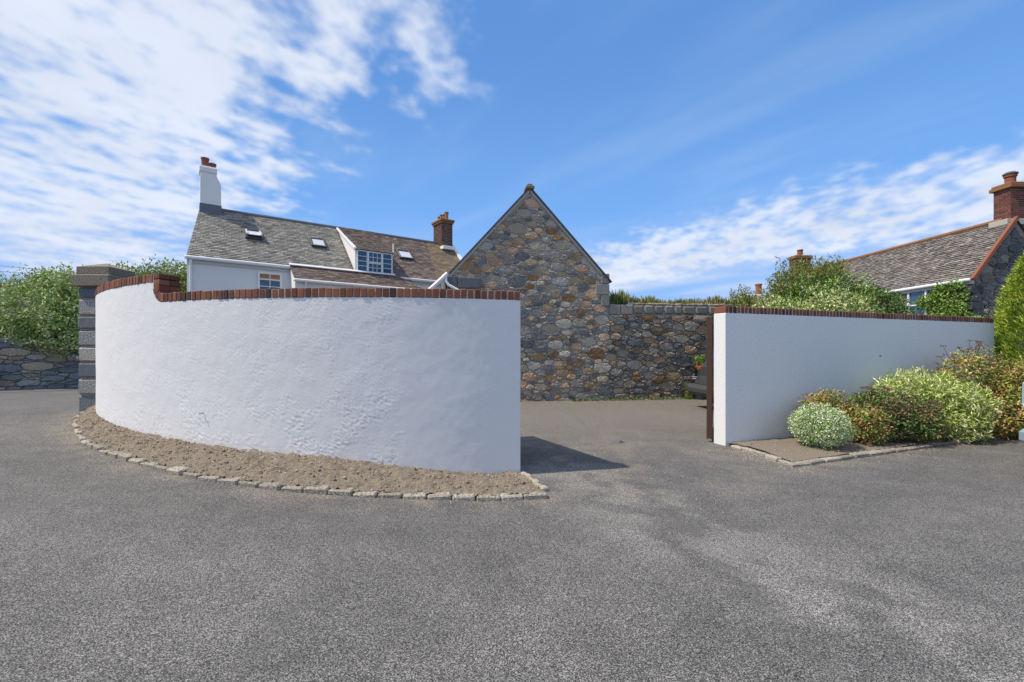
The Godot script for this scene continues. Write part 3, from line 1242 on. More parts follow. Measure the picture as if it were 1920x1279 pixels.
func gate_leaf(label: String, hinge: Vector3, dir: Vector2, len: float, h: float) -> void:
	var xa := Vector3(dir.x, 0, -dir.y).normalized()
	var b := Basis(xa, Vector3.UP, xa.cross(Vector3.UP))
	var o := base("gate_leaf", hinge, b)
	tag(o, label, "gate", "timber gate leaves swung open")
	var n := int(len / 0.12)
	for i in n:
		var mb := MB.new()
		mb.box(Vector3((i + 0.5) * len / n, h / 2 + 0.06, 0.0), Vector3(len / n - 0.004, h, 0.022), Basis(), 0.003)
		build(mb, "board", M.wood, o)
	for y in [0.25, h * 0.55, h - 0.15]:
		var mb := MB.new()
		mb.box(Vector3(len / 2, y + 0.06, -0.029), Vector3(len - 0.01, 0.12, 0.035), Basis(), 0.004)
		build(mb, "rail", M.wood, o)
	for x in [0.03, len - 0.03]:
		var mb := MB.new()
		mb.box(Vector3(x, h / 2 + 0.06, -0.006), Vector3(0.06, h + 0.01, 0.085), Basis(), 0.004)
		build(mb, "stile", M.wood, o)

func make_right_bed() -> void:
	var b := Basis(Vector3(0.9407, 0, -0.339), Vector3.UP, Vector3(0.339, 0, 0.9407))
	var org := Vector3(3.15, 0, -6.77)
	var rows := []
	var pts := []
	var r := RandomNumberGenerator.new()
	r.seed = 23
	for i in 130:
		var q := i / 129.0
		var p0 := org + b * Vector3(0.06 + 7.9 * q, 0, 0.0)
		# outer line: first along the short kerb, then along the long one
		var k := Vector2(3.42, 5.6).lerp(Vector2(10.6, 8.68), q)
		var row := []
		for j in 22:
			var t := j / 21.0
			var p := p0.lerp(Vector3(k.x, 0, -k.y), t)
			p.y = 0.045 + 0.03 * sin(t * PI)
			row.append(p)
			if r.randf() < 0.4:
				pts.append(p)
		rows.append(row)
	var o := soil_sheet(rows, "shrub_bed", "dry sandy earth of the shrub bed below the straight white wall", 0.012)
	clods(o, pts, 24, 0.022)
	var k := base("sett_kerb")
	tag(k, "low straight edging of granite setts round the shrub bed", "kerb")
	setts(k, [kerb_right[0], kerb_right[1]], 1.0, 27, 0.23)
	setts(k, [kerb_right[1], kerb_right[3]], 1.0, 28, 0.30)

func make_bed_plants() -> void:
	var cream := [Color(0.354, 0.519, 0.142), Color(0.706, 0.752, 0.552), Color(0.552, 0.644, 0.337), Color(0.199, 0.337, 0.0767), Color(0.767, 0.798, 0.644), Color(0.153, 0.261, 0.069)]
	shrub("round_shrub", "clipped ball shrub with small cream and green leaves in the bed", "shrub", Vector3(4.30, 0.04, -6.42), [[Vector3(0, 0.31, 0), Vector3(0.37, 0.29, 0.36)]], 3000, 5, 0.024, cream, 61, "", 0.6, 0.2, 0.3)
	var red := [Color(0.2, 0.31, 0.06), Color(0.14, 0.23, 0.05), Color(0.354, 0.425, 0.0826), Color(0.59, 0.354, 0.106), Color(0.522, 0.23, 0.0844), Color(0.307, 0.307, 0.0767), Color(0.199, 0.261, 0.0537), Color(0.583, 0.307, 0.184), Color(0.43, 0.322, 0.092), Color(0.107, 0.153, 0.0384)]
	shrub("red_tipped_shrub", "low shrub with orange-red leaf tips behind the clipped ball shrub", "shrub", Vector3(4.86, 0.04, -6.92), [[Vector3(-0.12, 0.42, 0.0), Vector3(0.32, 0.34, 0.26)], [Vector3(0.25, 0.28, 0.22), Vector3(0.3, 0.3, 0.28)]], 1500, 6, 0.045, red, 62, "", 0.42, 0.3, 0.6)
	var dull := [Color(0.11, 0.2, 0.04), Color(0.15, 0.25, 0.05), Color(0.3, 0.14, 0.1), Color(0.2, 0.2, 0.06), Color(0.08, 0.13, 0.035), Color(0.13, 0.22, 0.05)]
	var s3 := shrub("flowering_shrub", "green shrub dotted with faded dusky-pink flower heads", "shrub", Vector3(5.72, 0.04, -6.98), [[Vector3(-0.2, 0.36, 0.05), Vector3(0.48, 0.38, 0.4)], [Vector3(0.32, 0.3, 0.0), Vector3(0.42, 0.34, 0.4)]], 2300, 6, 0.045, dull, 63, "", 0.5, 0.25, 0.6)
	heads(s3, 60, [[Vector3(-0.2, 0.36, 0.05), Vector3(0.5, 0.42, 0.42)], [Vector3(0.32, 0.3, 0.0), Vector3(0.44, 0.38, 0.42)]], 0.05, 71)
	var vari := [Color(0.62, 0.66, 0.26), Color(0.42, 0.56, 0.12), Color(0.74, 0.74, 0.46), Color(0.24, 0.38, 0.06), Color(0.54, 0.62, 0.2), Color(0.68, 0.7, 0.36)]
	shrub("variegated_shrub", "large mound of long cream-edged green leaves in the bed", "shrub", Vector3(6.72, 0.04, -7.5), [[Vector3(-0.18, 0.5, 0.0), Vector3(0.6, 0.5, 0.4)], [Vector3(0.22, 0.44, 0.2), Vector3(0.5, 0.44, 0.42)], [Vector3(0.2, 0.25, 0.4), Vector3(0.42, 0.3, 0.28)]], 2700, 6, 0.085, vari, 64, "", 0.22, 0.25, 0.9)
	var warm := [Color(0.354, 0.425, 0.0708), Color(0.496, 0.401, 0.118), Color(0.307, 0.337, 0.0614), Color(0.199, 0.261, 0.046), Color(0.522, 0.291, 0.107), Color(0.123, 0.184, 0.0384), Color(0.43, 0.368, 0.107), Color(0.552, 0.337, 0.199)]
	var s5 := shrub("bronze_shrub", "tall spreading green and bronze shrub below the conifer", "shrub", Vector3(8.12, 0.04, -7.72), [[Vector3(-0.15, 0.7, -0.15), Vector3(0.6, 0.66, 0.42)], [Vector3(0.6, 0.6, 0.1), Vector3(0.8, 0.62, 0.5)], [Vector3(0.1, 0.3, 0.35), Vector3(0.8, 0.36, 0.35)]], 4200, 6, 0.055, warm, 65, "", 0.45, 0.28, 0.6)
	heads(s5, 26, [[Vector3(-0.35, 0.8, -0.1), Vector3(0.7, 0.64, 0.3)]], 0.055, 72, 0.5)
	# conifer at the end of the wall
	var c := base("conifer", Vector3(10.55, 0, -8.75))
	tag(c, "tall bright yellow-green clipped conifer at the end of the white wall", "conifer")
	var tm := MB.new()
	limb(tm, Vector3(0, -0.1, 0), Vector3(0, 3.2, 0), 0.09, 0.02, Vector3.ZERO)
	build(tm, "trunk", M.bark, c)
	var r := RandomNumberGenerator.new()
	r.seed = 66
	var l := Leaves.new()
	var pal := [Color(0.34, 0.46, 0.04), Color(0.44, 0.55, 0.06), Color(0.22, 0.33, 0.03), Color(0.52, 0.6, 0.09), Color(0.14, 0.22, 0.025)]
	for i in 9000:
		var h := r.randf_range(0.25, 3.75)
		var rad := 0.98 * pow(clampf(1.0 - pow(maxf(h - 0.9, 0.0) / 2.95, 2.2), 0.0, 1.0), 0.7) * (0.9 + 0.1 * smoothstep(0.1, 0.8, h))
		var a := r.randf() * TAU
		rad *= 1.0 + 0.10 * nz.get_noise_3d(cos(a) * 30.0, h * 24.0, sin(a) * 30.0) + 0.07 * nz.get_noise_3d(cos(a) * 90.0, h * 80.0, sin(a) * 90.0)
		rad *= 1.0 - 0.3 * pow(r.randf(), 2.0)
		var out := Vector3(cos(a), 0, sin(a))
		var p := out * rad + Vector3(0, h, 0)
		var tint := pick(pal, r, 0.2)
		var d := (out * 0.75 + Vector3.UP * 0.8 + rand_dir(r) * 0.35).normalized()
		for k in 6:
			l.add(p + rand_dir(r) * 0.04, rand_dir(r), (d + rand_dir(r) * 0.45), r.randf_range(0.05, 0.11), tint * r.randf_range(0.8, 1.2))
	foliage(l, leaf_mesh(0.16), "foliage", M.leaf, c)

# flat flower heads on stalks over blobs
func heads(parent: Node3D, count: int, blobs: Array, size: float, seed_: int, rise := 0.06) -> void:
	var r := RandomNumberGenerator.new()
	r.seed = seed_
	var l := Leaves.new()
	var st := MB.new()
	for i in count:
		var b: Array = blobs[r.randi() % blobs.size()]
		var d := rand_dir(r)
		d.y = absf(d.y) * 0.9 + 0.25
		d = d.normalized()
		var p: Vector3 = b[0] + d * b[1] + Vector3(0, r.randf_range(0.01, 0.06) + (0.12 * r.randf() if rise > 0.1 else 0.0), 0)
		st.tube([p - d * 0.16 - Vector3(0, 0.08, 0), p], [0.004, 0.003], 4)
		for k in 40:
			var o := rand_dir(r) * size * sqrt(r.randf())
			o.y = o.y * 0.3 - 0.35 * o.length() * 0.4
			var kk := r.randf_range(0.7, 1.3)
			l.add(p + o, (Vector3.UP + rand_dir(r)).normalized(), rand_dir(r), 0.018, Color(0.21 * kk, 0.105 * kk, 0.085 * kk))
	build(st, "flower_stalk", M.bark, parent)
	foliage(l, leaf_mesh(0.7), "flower_head", M.petal, parent)

# ---------------------------------------------------------------- barn gable and boundary wall
func make_barn() -> void:
	var t := Vector3(0.99144, 0, -0.1305)
	var b := Basis(t, Vector3.UP, Vector3(0.1305, 0, 0.99144))
	var org := Vector3(-1.768, 0, -12.45)
	var o := base("stone_barn", org, b)
	tag(o, "barn with a steep gable of mixed grey and tan rubble stone", "barn")
	var W := 4.555
	var E := 3.47
	var H := 5.95
	var body := MB.new()
	body.prism([Vector2(0, -0.2), Vector2(W, -0.2), Vector2(W, E), Vector2(W / 2, H - 0.06), Vector2(0, E)], Vector3(0, 0, -8.0), Vector3.RIGHT, Vector3.UP, Vector3(0, 0, 8.0))
	build(body, "wall_core", M.mortar, o)
	# one bond of rubble across the gable and the boundary wall that runs on from it
	var L := 6.4
	var T2 := 2.46
	var outline := PackedVector2Array([Vector2(0.02, -0.02), Vector2(W + L, -0.02), Vector2(W + L, T2), Vector2(W - 0.02, T2), Vector2(W - 0.02, E - 0.03), Vector2(W / 2, H - 0.2), Vector2(0.02, E - 0.03)])
	var frame := PackedVector2Array([Vector2(0.02, -0.02), Vector2(W + L, -0.02), Vector2(W + L, H), Vector2(0.02, H)])
	var slope_n := Vector2(H - 0.2 - (E - 0.03), W / 2 - 0.02).normalized()
	var gable_cells := []
	var wall_cells := []
	for cell in rubble_cells(outline, [[0.14, 0.22], [0.095, 0.9], [0.068, 2.6], [0.048, 5.0], [0.032, 6.0]], 1.65, 101, frame):
		var m := Vector2.ZERO
		for p in cell:
			m += p
		m /= cell.size()
		var q: PackedVector2Array = cell
		if m.x < W:
			q = clip(q, slope_n, slope_n.dot(Vector2(W / 2, H - 0.2)))
			q = clip(q, Vector2(-slope_n.x, slope_n.y), Vector2(-slope_n.x, slope_n.y).dot(Vector2(W / 2, H - 0.2)))
			if m.y > T2 - 0.08:
				q = clip(q, Vector2(1, 0), W - 0.02)
			if q.size() >= 3:
				gable_cells.append(q)
		else:
			q = clip(q, Vector2(0, 1), T2)
			if m.y > T2 - 0.08:
				q = clip(q, Vector2(-1, 0), -W - 0.01)
			var moved := PackedVector2Array()
			for p in q:
				moved.append(p - Vector2(W + 0.005, 0))
			if moved.size() >= 3:
				wall_cells.append(moved)
	lay_stones(o, gable_cells, 0.0085, 0.026, RUBBLE, 102, 300)
	var low := MB.new()
	low.box(Vector3(W / 2, 1.25, 0.001), Vector3(W - 0.004, 2.9, 0.006))
	build(low, "dark_mortar", M.mortar_dark, o)
	# quoins at the right corner
	var r := RandomNumberGenerator.new()
	r.seed = 9
	var y := 2.7
	var k := 0
	while y < E - 0.05:
		var h := 0.26 + r.randf() * 0.06
		var mb := MB.new()
		mb.col = Color(0.48, 0.47, 0.43) * r.randf_range(0.8, 1.1)
		var w := 0.24 if k % 2 == 0 else 0.4
		mb.box(Vector3(W - w / 2 + 0.012, y + h / 2, -0.13), Vector3(w, h - 0.012, 0.36), Basis(), 0.014)
		build(mb, "quoin", M.stone, o)
		y += h
		k += 1
	# dark blocks at the left corner
	for q in [[0.0, 3.13, 0.28, 0.3], [0.29, 3.13, 0.62, 0.3], [0.0, 2.78, 0.5, 0.33]]:
		var mb := MB.new()
		mb.col = Color(0.2, 0.22, 0.245)
		mb.box(Vector3(q[0] + q[2] / 2, q[1] + q[3] / 2, -0.1), Vector3(q[2] - 0.015, q[3] - 0.012, 0.33), Basis(), 0.016)
		build(mb, "quoin", M.stone, o)
	# mortared verges, slate edge and roof slopes
	for s in [-1.0, 1.0]:
		var e := Vector3(W / 2 + s * (W / 2 + 0.03), E - 0.05, 0)
		var top := Vector3(W / 2, H + 0.01, 0)
		var d := (top - e)
		var nrm := Vector3(s * d.y, absf(d.x), 0).normalized()
		var vm := MB.new()
		vm.prism([Vector2(0, -0.085), Vector2(d.length() - 0.05, -0.085), Vector2(d.length(), -0.02), Vector2(0, -0.02)], e + Vector3(0, 0, -0.1), d.normalized(), nrm, Vector3(0, 0, 0.145))
		build(vm, "mortar_verge", M.mortar, o)
		var rs := MB.new()
		rs.col = Color(0.1, 0.1, 0.1)
		rs.prism([Vector2(-0.06, -0.018), Vector2(d.length() + 0.01, -0.018), Vector2(d.length() + 0.01, 0.018), Vector2(-0.06, 0.018)], e + Vector3(0, 0, -8.0), d.normalized(), nrm, Vector3(0, 0, 8.075))
		build(rs, "roof_slope", M.slate, o)
	var ap := MB.new()
	ap.col = Color(0.3, 0.27, 0.21)
	ap.box(Vector3(W / 2, H + 0.0, -0.1), Vector3(0.24, 0.1, 0.44), Basis(), 0.02)
	ap.box(Vector3(W / 2, H + 0.07, -0.12), Vector3(0.15, 0.08, 0.4), Basis(), 0.025)
	build(ap, "apex_stone", M.stone, o)
	# gutter running back along the left eaves and its swan-neck pipe
	var g := MB.new()
	g.tube([Vector3(0.02, 3.52, 0.06), Vector3(-0.28, 3.23, 0.07), Vector3(-0.62, 2.92, 0.08)], [0.06], 10)
	g.tube([Vector3(-0.1, 3.33, 0.04), Vector3(-0.1, 3.31, -3.0), Vector3(-0.1, 3.29, -7.9)], [0.06], 10)
	build(g, "gutter", M.white_paint, o)
	var dp := MB.new()
	dp.tube([Vector3(-0.03, 3.47, 0.07), Vector3(-0.02, 3.3, 0.08), Vector3(0.05, 3.2, 0.09), Vector3(0.42, 3.0, 0.09), Vector3(0.5, 2.9, 0.09), Vector3(0.5, 0.1, 0.09)], [0.04], 10)
	build(dp, "downpipe", M.white_paint, o)
	# boundary wall in line with the gable
	var bw := base("boundary_wall", org + b * Vector3(W + 0.005, 0, -0.012), b)
	tag(bw, "high rubble stone boundary wall running on from the barn gable", "wall")
	var core := MB.new()
	core.box(Vector3(L / 2, 1.25, -0.26), Vector3(L, 3.0, 0.5))
	build(core, "wall_core", M.mortar_dark, bw)
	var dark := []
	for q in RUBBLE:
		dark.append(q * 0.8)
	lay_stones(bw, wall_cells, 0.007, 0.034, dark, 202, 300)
	# top course of squared stones
	var x := 0.0
	k = 0
	while x < L - 0.1:
		var w := 0.36 if k < 2 else r.randf_range(0.2, 0.42)
		var h := 0.27
		var mb := MB.new()
		mb.col = (Color(0.46, 0.44, 0.38) if k < 2 else pick([Color(0.34, 0.335, 0.3), Color(0.42, 0.34, 0.27), Color(0.29, 0.29, 0.275), Color(0.38, 0.33, 0.26)], r, 0.15))
		mb.box(Vector3(x + w / 2, 2.48 + h / 2, -0.2), Vector3(w - 0.014, h, 0.46), Basis(), 0.02 if k < 2 else 0.05)
		for i in mb.v.size():
			mb.v[i] += Vector3(1, 1, 1) * 0.02 * nz.get_noise_3dv(mb.v[i] * 30.0)
		build(mb, "coping_stone", M.stone, bw)
		x += w
		k += 1
	var cr := MB.new()
	x = 0.7
	while x < L:
		var w := r.randf_range(0.1, 0.24)
		cr.col = pick(RUBBLE, r, 0.2)
		cr.box(Vector3(x, 2.77 + r.randf() * 0.015, -0.2), Vector3(w, 0.05 + 0.03 * r.randf(), 0.4), Basis(Vector3.BACK, r.randf_range(-0.1, 0.1)), 0.018)
		x += w * 0.95
	stuff(build(cr, "small_stone", M.stone, bw))
	# tufts growing on and behind the wall top
	var grass_pal := [Color(0.26, 0.286, 0.091), Color(0.39, 0.351, 0.13), Color(0.156, 0.208, 0.052), Color(0.468, 0.403, 0.208), Color(0.208, 0.26, 0.078)]
	for i in 12:
		var bx := -0.1 + i * 0.5 + r.randf_range(-0.1, 0.1)
		var tall := 0.3 + 0.25 * r.randf() + (0.12 if i < 2 else 0.0)
		var gt := base("wall_top_tuft", bw.transform * Vector3(bx, 2.76, -0.36))
		tag(gt, "tuft of dry grass and weeds on the boundary wall top", "weeds", "weeds along the boundary wall top")
		var l := Leaves.new()
		for q in 420:
			var a := r.randf() * TAU
			var rr := sqrt(r.randf()) * 0.34
			var p := Vector3(cos(a) * rr, -0.06, sin(a) * rr * 0.6)
			var d := Vector3(cos(a) * 0.45 * r.randf(), 1.0, sin(a) * 0.45 * r.randf()) + rand_dir(r) * 0.3
			var hh := tall * r.randf_range(0.45, 1.0) * (1.1 - rr * 1.4)
			l.add(p, rand_dir(r), d, hh, pick(grass_pal, r, 0.25))
			if r.randf() < 0.5:
				l.add(p + d.normalized() * hh * r.randf_range(0.5, 0.95), rand_dir(r), rand_dir(r) + Vector3.UP * 0.5, 0.06, pick(grass_pal, r, 0.25))
		foliage(l, leaf_mesh(0.09), "blades", M.leaf, gt)
	# weeds at the foot of the wall
	for i in 9:
		var bx: float = [-1.0, -0.55, 0.0, 0.35, 0.8, 1.3, 1.75, 2.2, 2.5][i]
		var wp := bw.transform * Vector3(bx, 0, 0.14)
		wp.y = gnd(wp.x, -wp.z)
		var gt := base("wall_foot_weed", wp)
		tag(gt, "small green weed growing at the foot of the rubble wall", "weeds", "weeds at the foot of the rubble wall")
		var l := Leaves.new()
		for q in 70:
			var p := Vector3(r.randf_range(-0.2, 0.2), 0.0, r.randf_range(-0.06, 0.06))
			l.add(p, rand_dir(r), Vector3.UP * 0.8 + rand_dir(r), r.randf_range(0.04, 0.1), pick([Color(0.13, 0.2, 0.04), Color(0.2, 0.26, 0.06), Color(0.09, 0.13, 0.03)], r, 0.2))
		foliage(l, leaf_mesh(0.4), "leaves", M.leaf, gt)

func make_pot() -> void:
	var at := at_ground(5.45, 13.2)
	var o := base("plant_pot", at)
	tag(o, "tall black plastic plant pot standing against the rubble wall", "plant pot")
	var mb := MB.new()
	mb.lathe([Vector2(0.0, 0.0), Vector2(0.165, 0.0), Vector2(0.2, 0.56), Vector2(0.225, 0.565), Vector2(0.225, 0.60), Vector2(0.215, 0.605), Vector2(0.23, 0.61), Vector2(0.235, 0.67), Vector2(0.21, 0.67), Vector2(0.2, 0.6), Vector2(0.0, 0.6)], Vector3.ZERO, 24)
	build(mb, "pot", M.black_plastic, o)
	var ring := MB.new()
	ring.lathe([Vector2(0.226, 0.585), Vector2(0.238, 0.59), Vector2(0.238, 0.603), Vector2(0.226, 0.608)], Vector3.ZERO, 24)
	ring.lathe([Vector2(0.232, 0.64), Vector2(0.242, 0.645), Vector2(0.242, 0.652), Vector2(0.232, 0.657)], Vector3.ZERO, 24)
	build(ring, "rim_band", M.grey_paint, o)
	var green := [Color(0.22, 0.34, 0.05), Color(0.15, 0.26, 0.035), Color(0.3, 0.4, 0.09)]
	var p := base("pot_plant", at + Vector3(0.02, 0.6, 0))
	tag(p, "fresh green leafy plant growing in the black pot", "plant")
	var r := RandomNumberGenerator.new()
	r.seed = 83
	var st := MB.new()
	var l := Leaves.new()
	for i in 9:
		var tipp := Vector3(r.randf_range(-0.2, 0.2), r.randf_range(0.4, 0.68), r.randf_range(-0.15, 0.15))
		st.tube([Vector3(0, -0.03, 0), tipp * 0.5 + Vector3(0, 0.05, 0), tipp], [0.008, 0.006, 0.003], 5)
		for k in 60:
			var q := Vector3.ZERO.lerp(tipp, r.randf_range(0.35, 1.0))
			l.add(q, rand_dir(r), rand_dir(r) + Vector3.UP * 0.7, r.randf_range(0.05, 0.1), pick(green, r, 0.2))
	build(st, "stem", M.bark, p)
	foliage(l, leaf_mesh(0.3), "leaves", M.leaf, p)
	var w := base("tall_weed", at_ground(5.1, 13.2))
	tag(w, "narrow upright green weed beside the black pot", "weeds")
	var l2 := Leaves.new()
	for i in 260:
		var h := r.randf_range(0.0, 0.42)
		l2.add(Vector3(r.randf_range(-0.08, 0.08), h, r.randf_range(-0.06, 0.06)), rand_dir(r), Vector3.UP + rand_dir(r) * 0.8, r.randf_range(0.06, 0.1), pick(green, r, 0.2) * 0.8)
	foliage(l2, leaf_mesh(0.2), "leaves", M.leaf, w)

# ---------------------------------------------------------------- cars
func make_car(label: String, at: Vector3, yaw: float, paint: String) -> Node3D:
	var o := base("parked_car", at, Basis(Vector3.UP, yaw))
	tag(o, label, "car")
	# side profile (x towards the front, rear at 0), lofted across the width
	var prof := [Vector2(0.10, 0.36), Vector2(0.02, 0.46), Vector2(0.0, 0.62), Vector2(0.06, 0.74), Vector2(0.14, 0.80), Vector2(0.16, 1.02), Vector2(0.3, 1.12), Vector2(0.62, 1.56), Vector2(1.2, 1.66), Vector2(2.2, 1.66), Vector2(2.7, 1.56), Vector2(3.3, 1.1), Vector2(4.1, 0.98), Vector2(4.38, 0.8), Vector2(4.42, 0.5), Vector2(4.3, 0.28), Vector2(0.3, 0.26)]
	var half := [0.66, 0.72, 0.78, 0.82, 0.86, 0.86, 0.84, 0.66, 0.62, 0.62, 0.64, 0.82, 0.78, 0.72, 0.7, 0.68, 0.72]
	var mb := MB.new()
	var mid := Vector3(2.2, 0.8, 0)
	for i in prof.size():
		var j := (i + 1) % prof.size()
		var a: Vector2 = prof[i]
		var b: Vector2 = prof[j]
		var steps := 8
		for k in steps:
			var q0 := -1.0 + 2.0 * k / steps
			var q1 := -1.0 + 2.0 * (k + 1) / steps
			var bow := func(p: Vector2, q: float, hw: float) -> Vector3:
				var inx := 0.12 * q * q * signf(2.2 - p.x) * smoothstep(1.2, 2.2, absf(2.2 - p.x))
				return Vector3(p.x + inx, p.y, q * hw)
			mb.quad(bow.call(a, q0, half[i]), bow.call(a, q1, half[i]), bow.call(b, q1, half[j]), bow.call(b, q0, half[j]), Vector3(a.x + b.x, a.y + b.y, 0) / 2 - mid)
	for s in [-1.0, 1.0]:
		var ring := []
		for i in prof.size():
			var p: Vector2 = prof[i]
			ring.append(Vector3(p.x + 0.12 * signf(2.2 - p.x) * smoothstep(1.2, 2.2, absf(2.2 - p.x)), p.y, s * half[i]))
		var idx := Geometry2D.triangulate_polygon(PackedVector2Array(prof))
		for i in range(0, idx.size(), 3):
			mb.tri(ring[idx[i]], ring[idx[i + 1]], ring[idx[i + 2]], Vector3(0, 0, s))
	build(mb, "body", M[paint], o)
	for s in [-1.0, 1.0]:
		var gm := MB.new()
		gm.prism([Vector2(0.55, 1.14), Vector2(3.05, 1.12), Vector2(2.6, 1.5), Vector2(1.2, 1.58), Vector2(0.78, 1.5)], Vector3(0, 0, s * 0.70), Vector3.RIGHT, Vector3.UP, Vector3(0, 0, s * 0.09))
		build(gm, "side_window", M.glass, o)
		var tl := MB.new()
		tl.box(Vector3(0.30, 0.98, s * 0.74), Vector3(0.16, 0.13, 0.2), Basis(), 0.04)
		build(tl, "tail_light", M.red_lens, o)
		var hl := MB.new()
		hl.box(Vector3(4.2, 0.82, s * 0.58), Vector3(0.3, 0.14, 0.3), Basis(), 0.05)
		build(hl, "headlight", M.pale_glass, o)
		for x in [0.82, 3.5]:
			var wh := MB.new()
			wh.lathe([Vector2(0.0, -0.1), Vector2(0.28, -0.1), Vector2(0.33, -0.07), Vector2(0.33, 0.07), Vector2(0.28, 0.1), Vector2(0.0, 0.1)], Vector3.ZERO, 24)
			var wn := build(wh, "wheel", M.tyre, o, Vector3(x, 0.33, s * 0.78), Basis(Vector3.RIGHT, PI / 2))
			var rim := MB.new()
			rim.lathe([Vector2(0.0, -0.108), Vector2(0.2, -0.112), Vector2(0.2, 0.112), Vector2(0.0, 0.108)], Vector3.ZERO, 18)
			build(rim, "rim", M.steel, wn)
	var rw := MB.new()
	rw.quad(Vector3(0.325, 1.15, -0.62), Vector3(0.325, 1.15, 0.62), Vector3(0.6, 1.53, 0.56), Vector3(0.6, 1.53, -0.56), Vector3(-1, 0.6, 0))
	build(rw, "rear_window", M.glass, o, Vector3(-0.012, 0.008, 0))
	var bp := MB.new()
	bp.box(Vector3(0.03, 0.46, 0), Vector3(0.26, 0.27, 1.64), Basis(), 0.09)
	build(bp, "bumper", M.rubber_trim if paint == "paint_charcoal" else M[paint], o)
	return o

# ---------------------------------------------------------------- windows
# a glazed frame in the x-y plane, facing +z; cols and rows of panes
func window(parent: Node3D, called: String, at: Vector3, w: float, h: float, cols: int, rows: int, frame: Material, b := Basis(), bar := 0.022, edge := 0.06) -> Node3D:
	var f := MB.new()
	f.box(at + b * Vector3(0, h / 2 - edge / 2, 0), Vector3(w, edge, 0.07), b, 0.006)
	f.box(at + b * Vector3(0, -h / 2 + edge / 2, 0), Vector3(w, edge, 0.07), b, 0.006)
	for s in [-1.0, 1.0]:
		f.box(at + b * Vector3(s * (w / 2 - edge / 2), 0, 0), Vector3(edge, h - 2 * edge, 0.07), b, 0.006)
	var win := build(f, called, frame, parent)
	var bars := MB.new()
	for i in range(1, cols):
		bars.box(at + b * Vector3(-w / 2 + edge + (w - 2 * edge) * i / cols, 0, 0), Vector3(bar, h - 2 * edge, 0.04), b)
	for j in range(1, rows):
		bars.box(at + b * Vector3(0, -h / 2 + edge + (h - 2 * edge) * j / rows, 0.002), Vector3(w - 2 * edge, bar, 0.04), b)
	if bars.v.size():
		build(bars, "glazing_bar", frame, win)
	for i in cols:
		for j in rows:
			var g := MB.new()
			var pw := (w - 2 * edge) / cols
			var ph := (h - 2 * edge) / rows
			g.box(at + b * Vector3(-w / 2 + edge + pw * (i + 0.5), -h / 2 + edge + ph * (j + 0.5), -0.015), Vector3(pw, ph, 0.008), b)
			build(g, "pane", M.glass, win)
	return win

func roof_light(parent: Node3D, at: Vector3, b: Basis, w: float, h: float, open: float) -> void:
	var f := MB.new()
	for s in [-1.0, 1.0]:
		f.box(at + b * Vector3(s * (w / 2 - 0.035), 0, 0.05), Vector3(0.07, h, 0.1), b, 0.01)
		f.box(at + b * Vector3(0, s * (h / 2 - 0.035), 0.048), Vector3(w - 0.14, 0.07, 0.1), b, 0.01)
	var o := build(f, "roof_window", M.dark_frame, parent)
	var bb := b * Basis(Vector3.RIGHT, -open)
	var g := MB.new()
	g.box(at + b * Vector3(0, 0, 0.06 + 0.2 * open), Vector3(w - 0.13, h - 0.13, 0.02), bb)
	build(g, "pane", M.pale_glass, o)
	if open > 0.1:
		var sm := MB.new()
		for s in [-1.0, 1.0]:
			sm.box(at + b * Vector3(s * (w / 2 - 0.05), 0, 0.09 + 0.2 * open), Vector3(0.06, h - 0.06, 0.05), bb)
		build(sm, "sash", M.grey_paint, o)

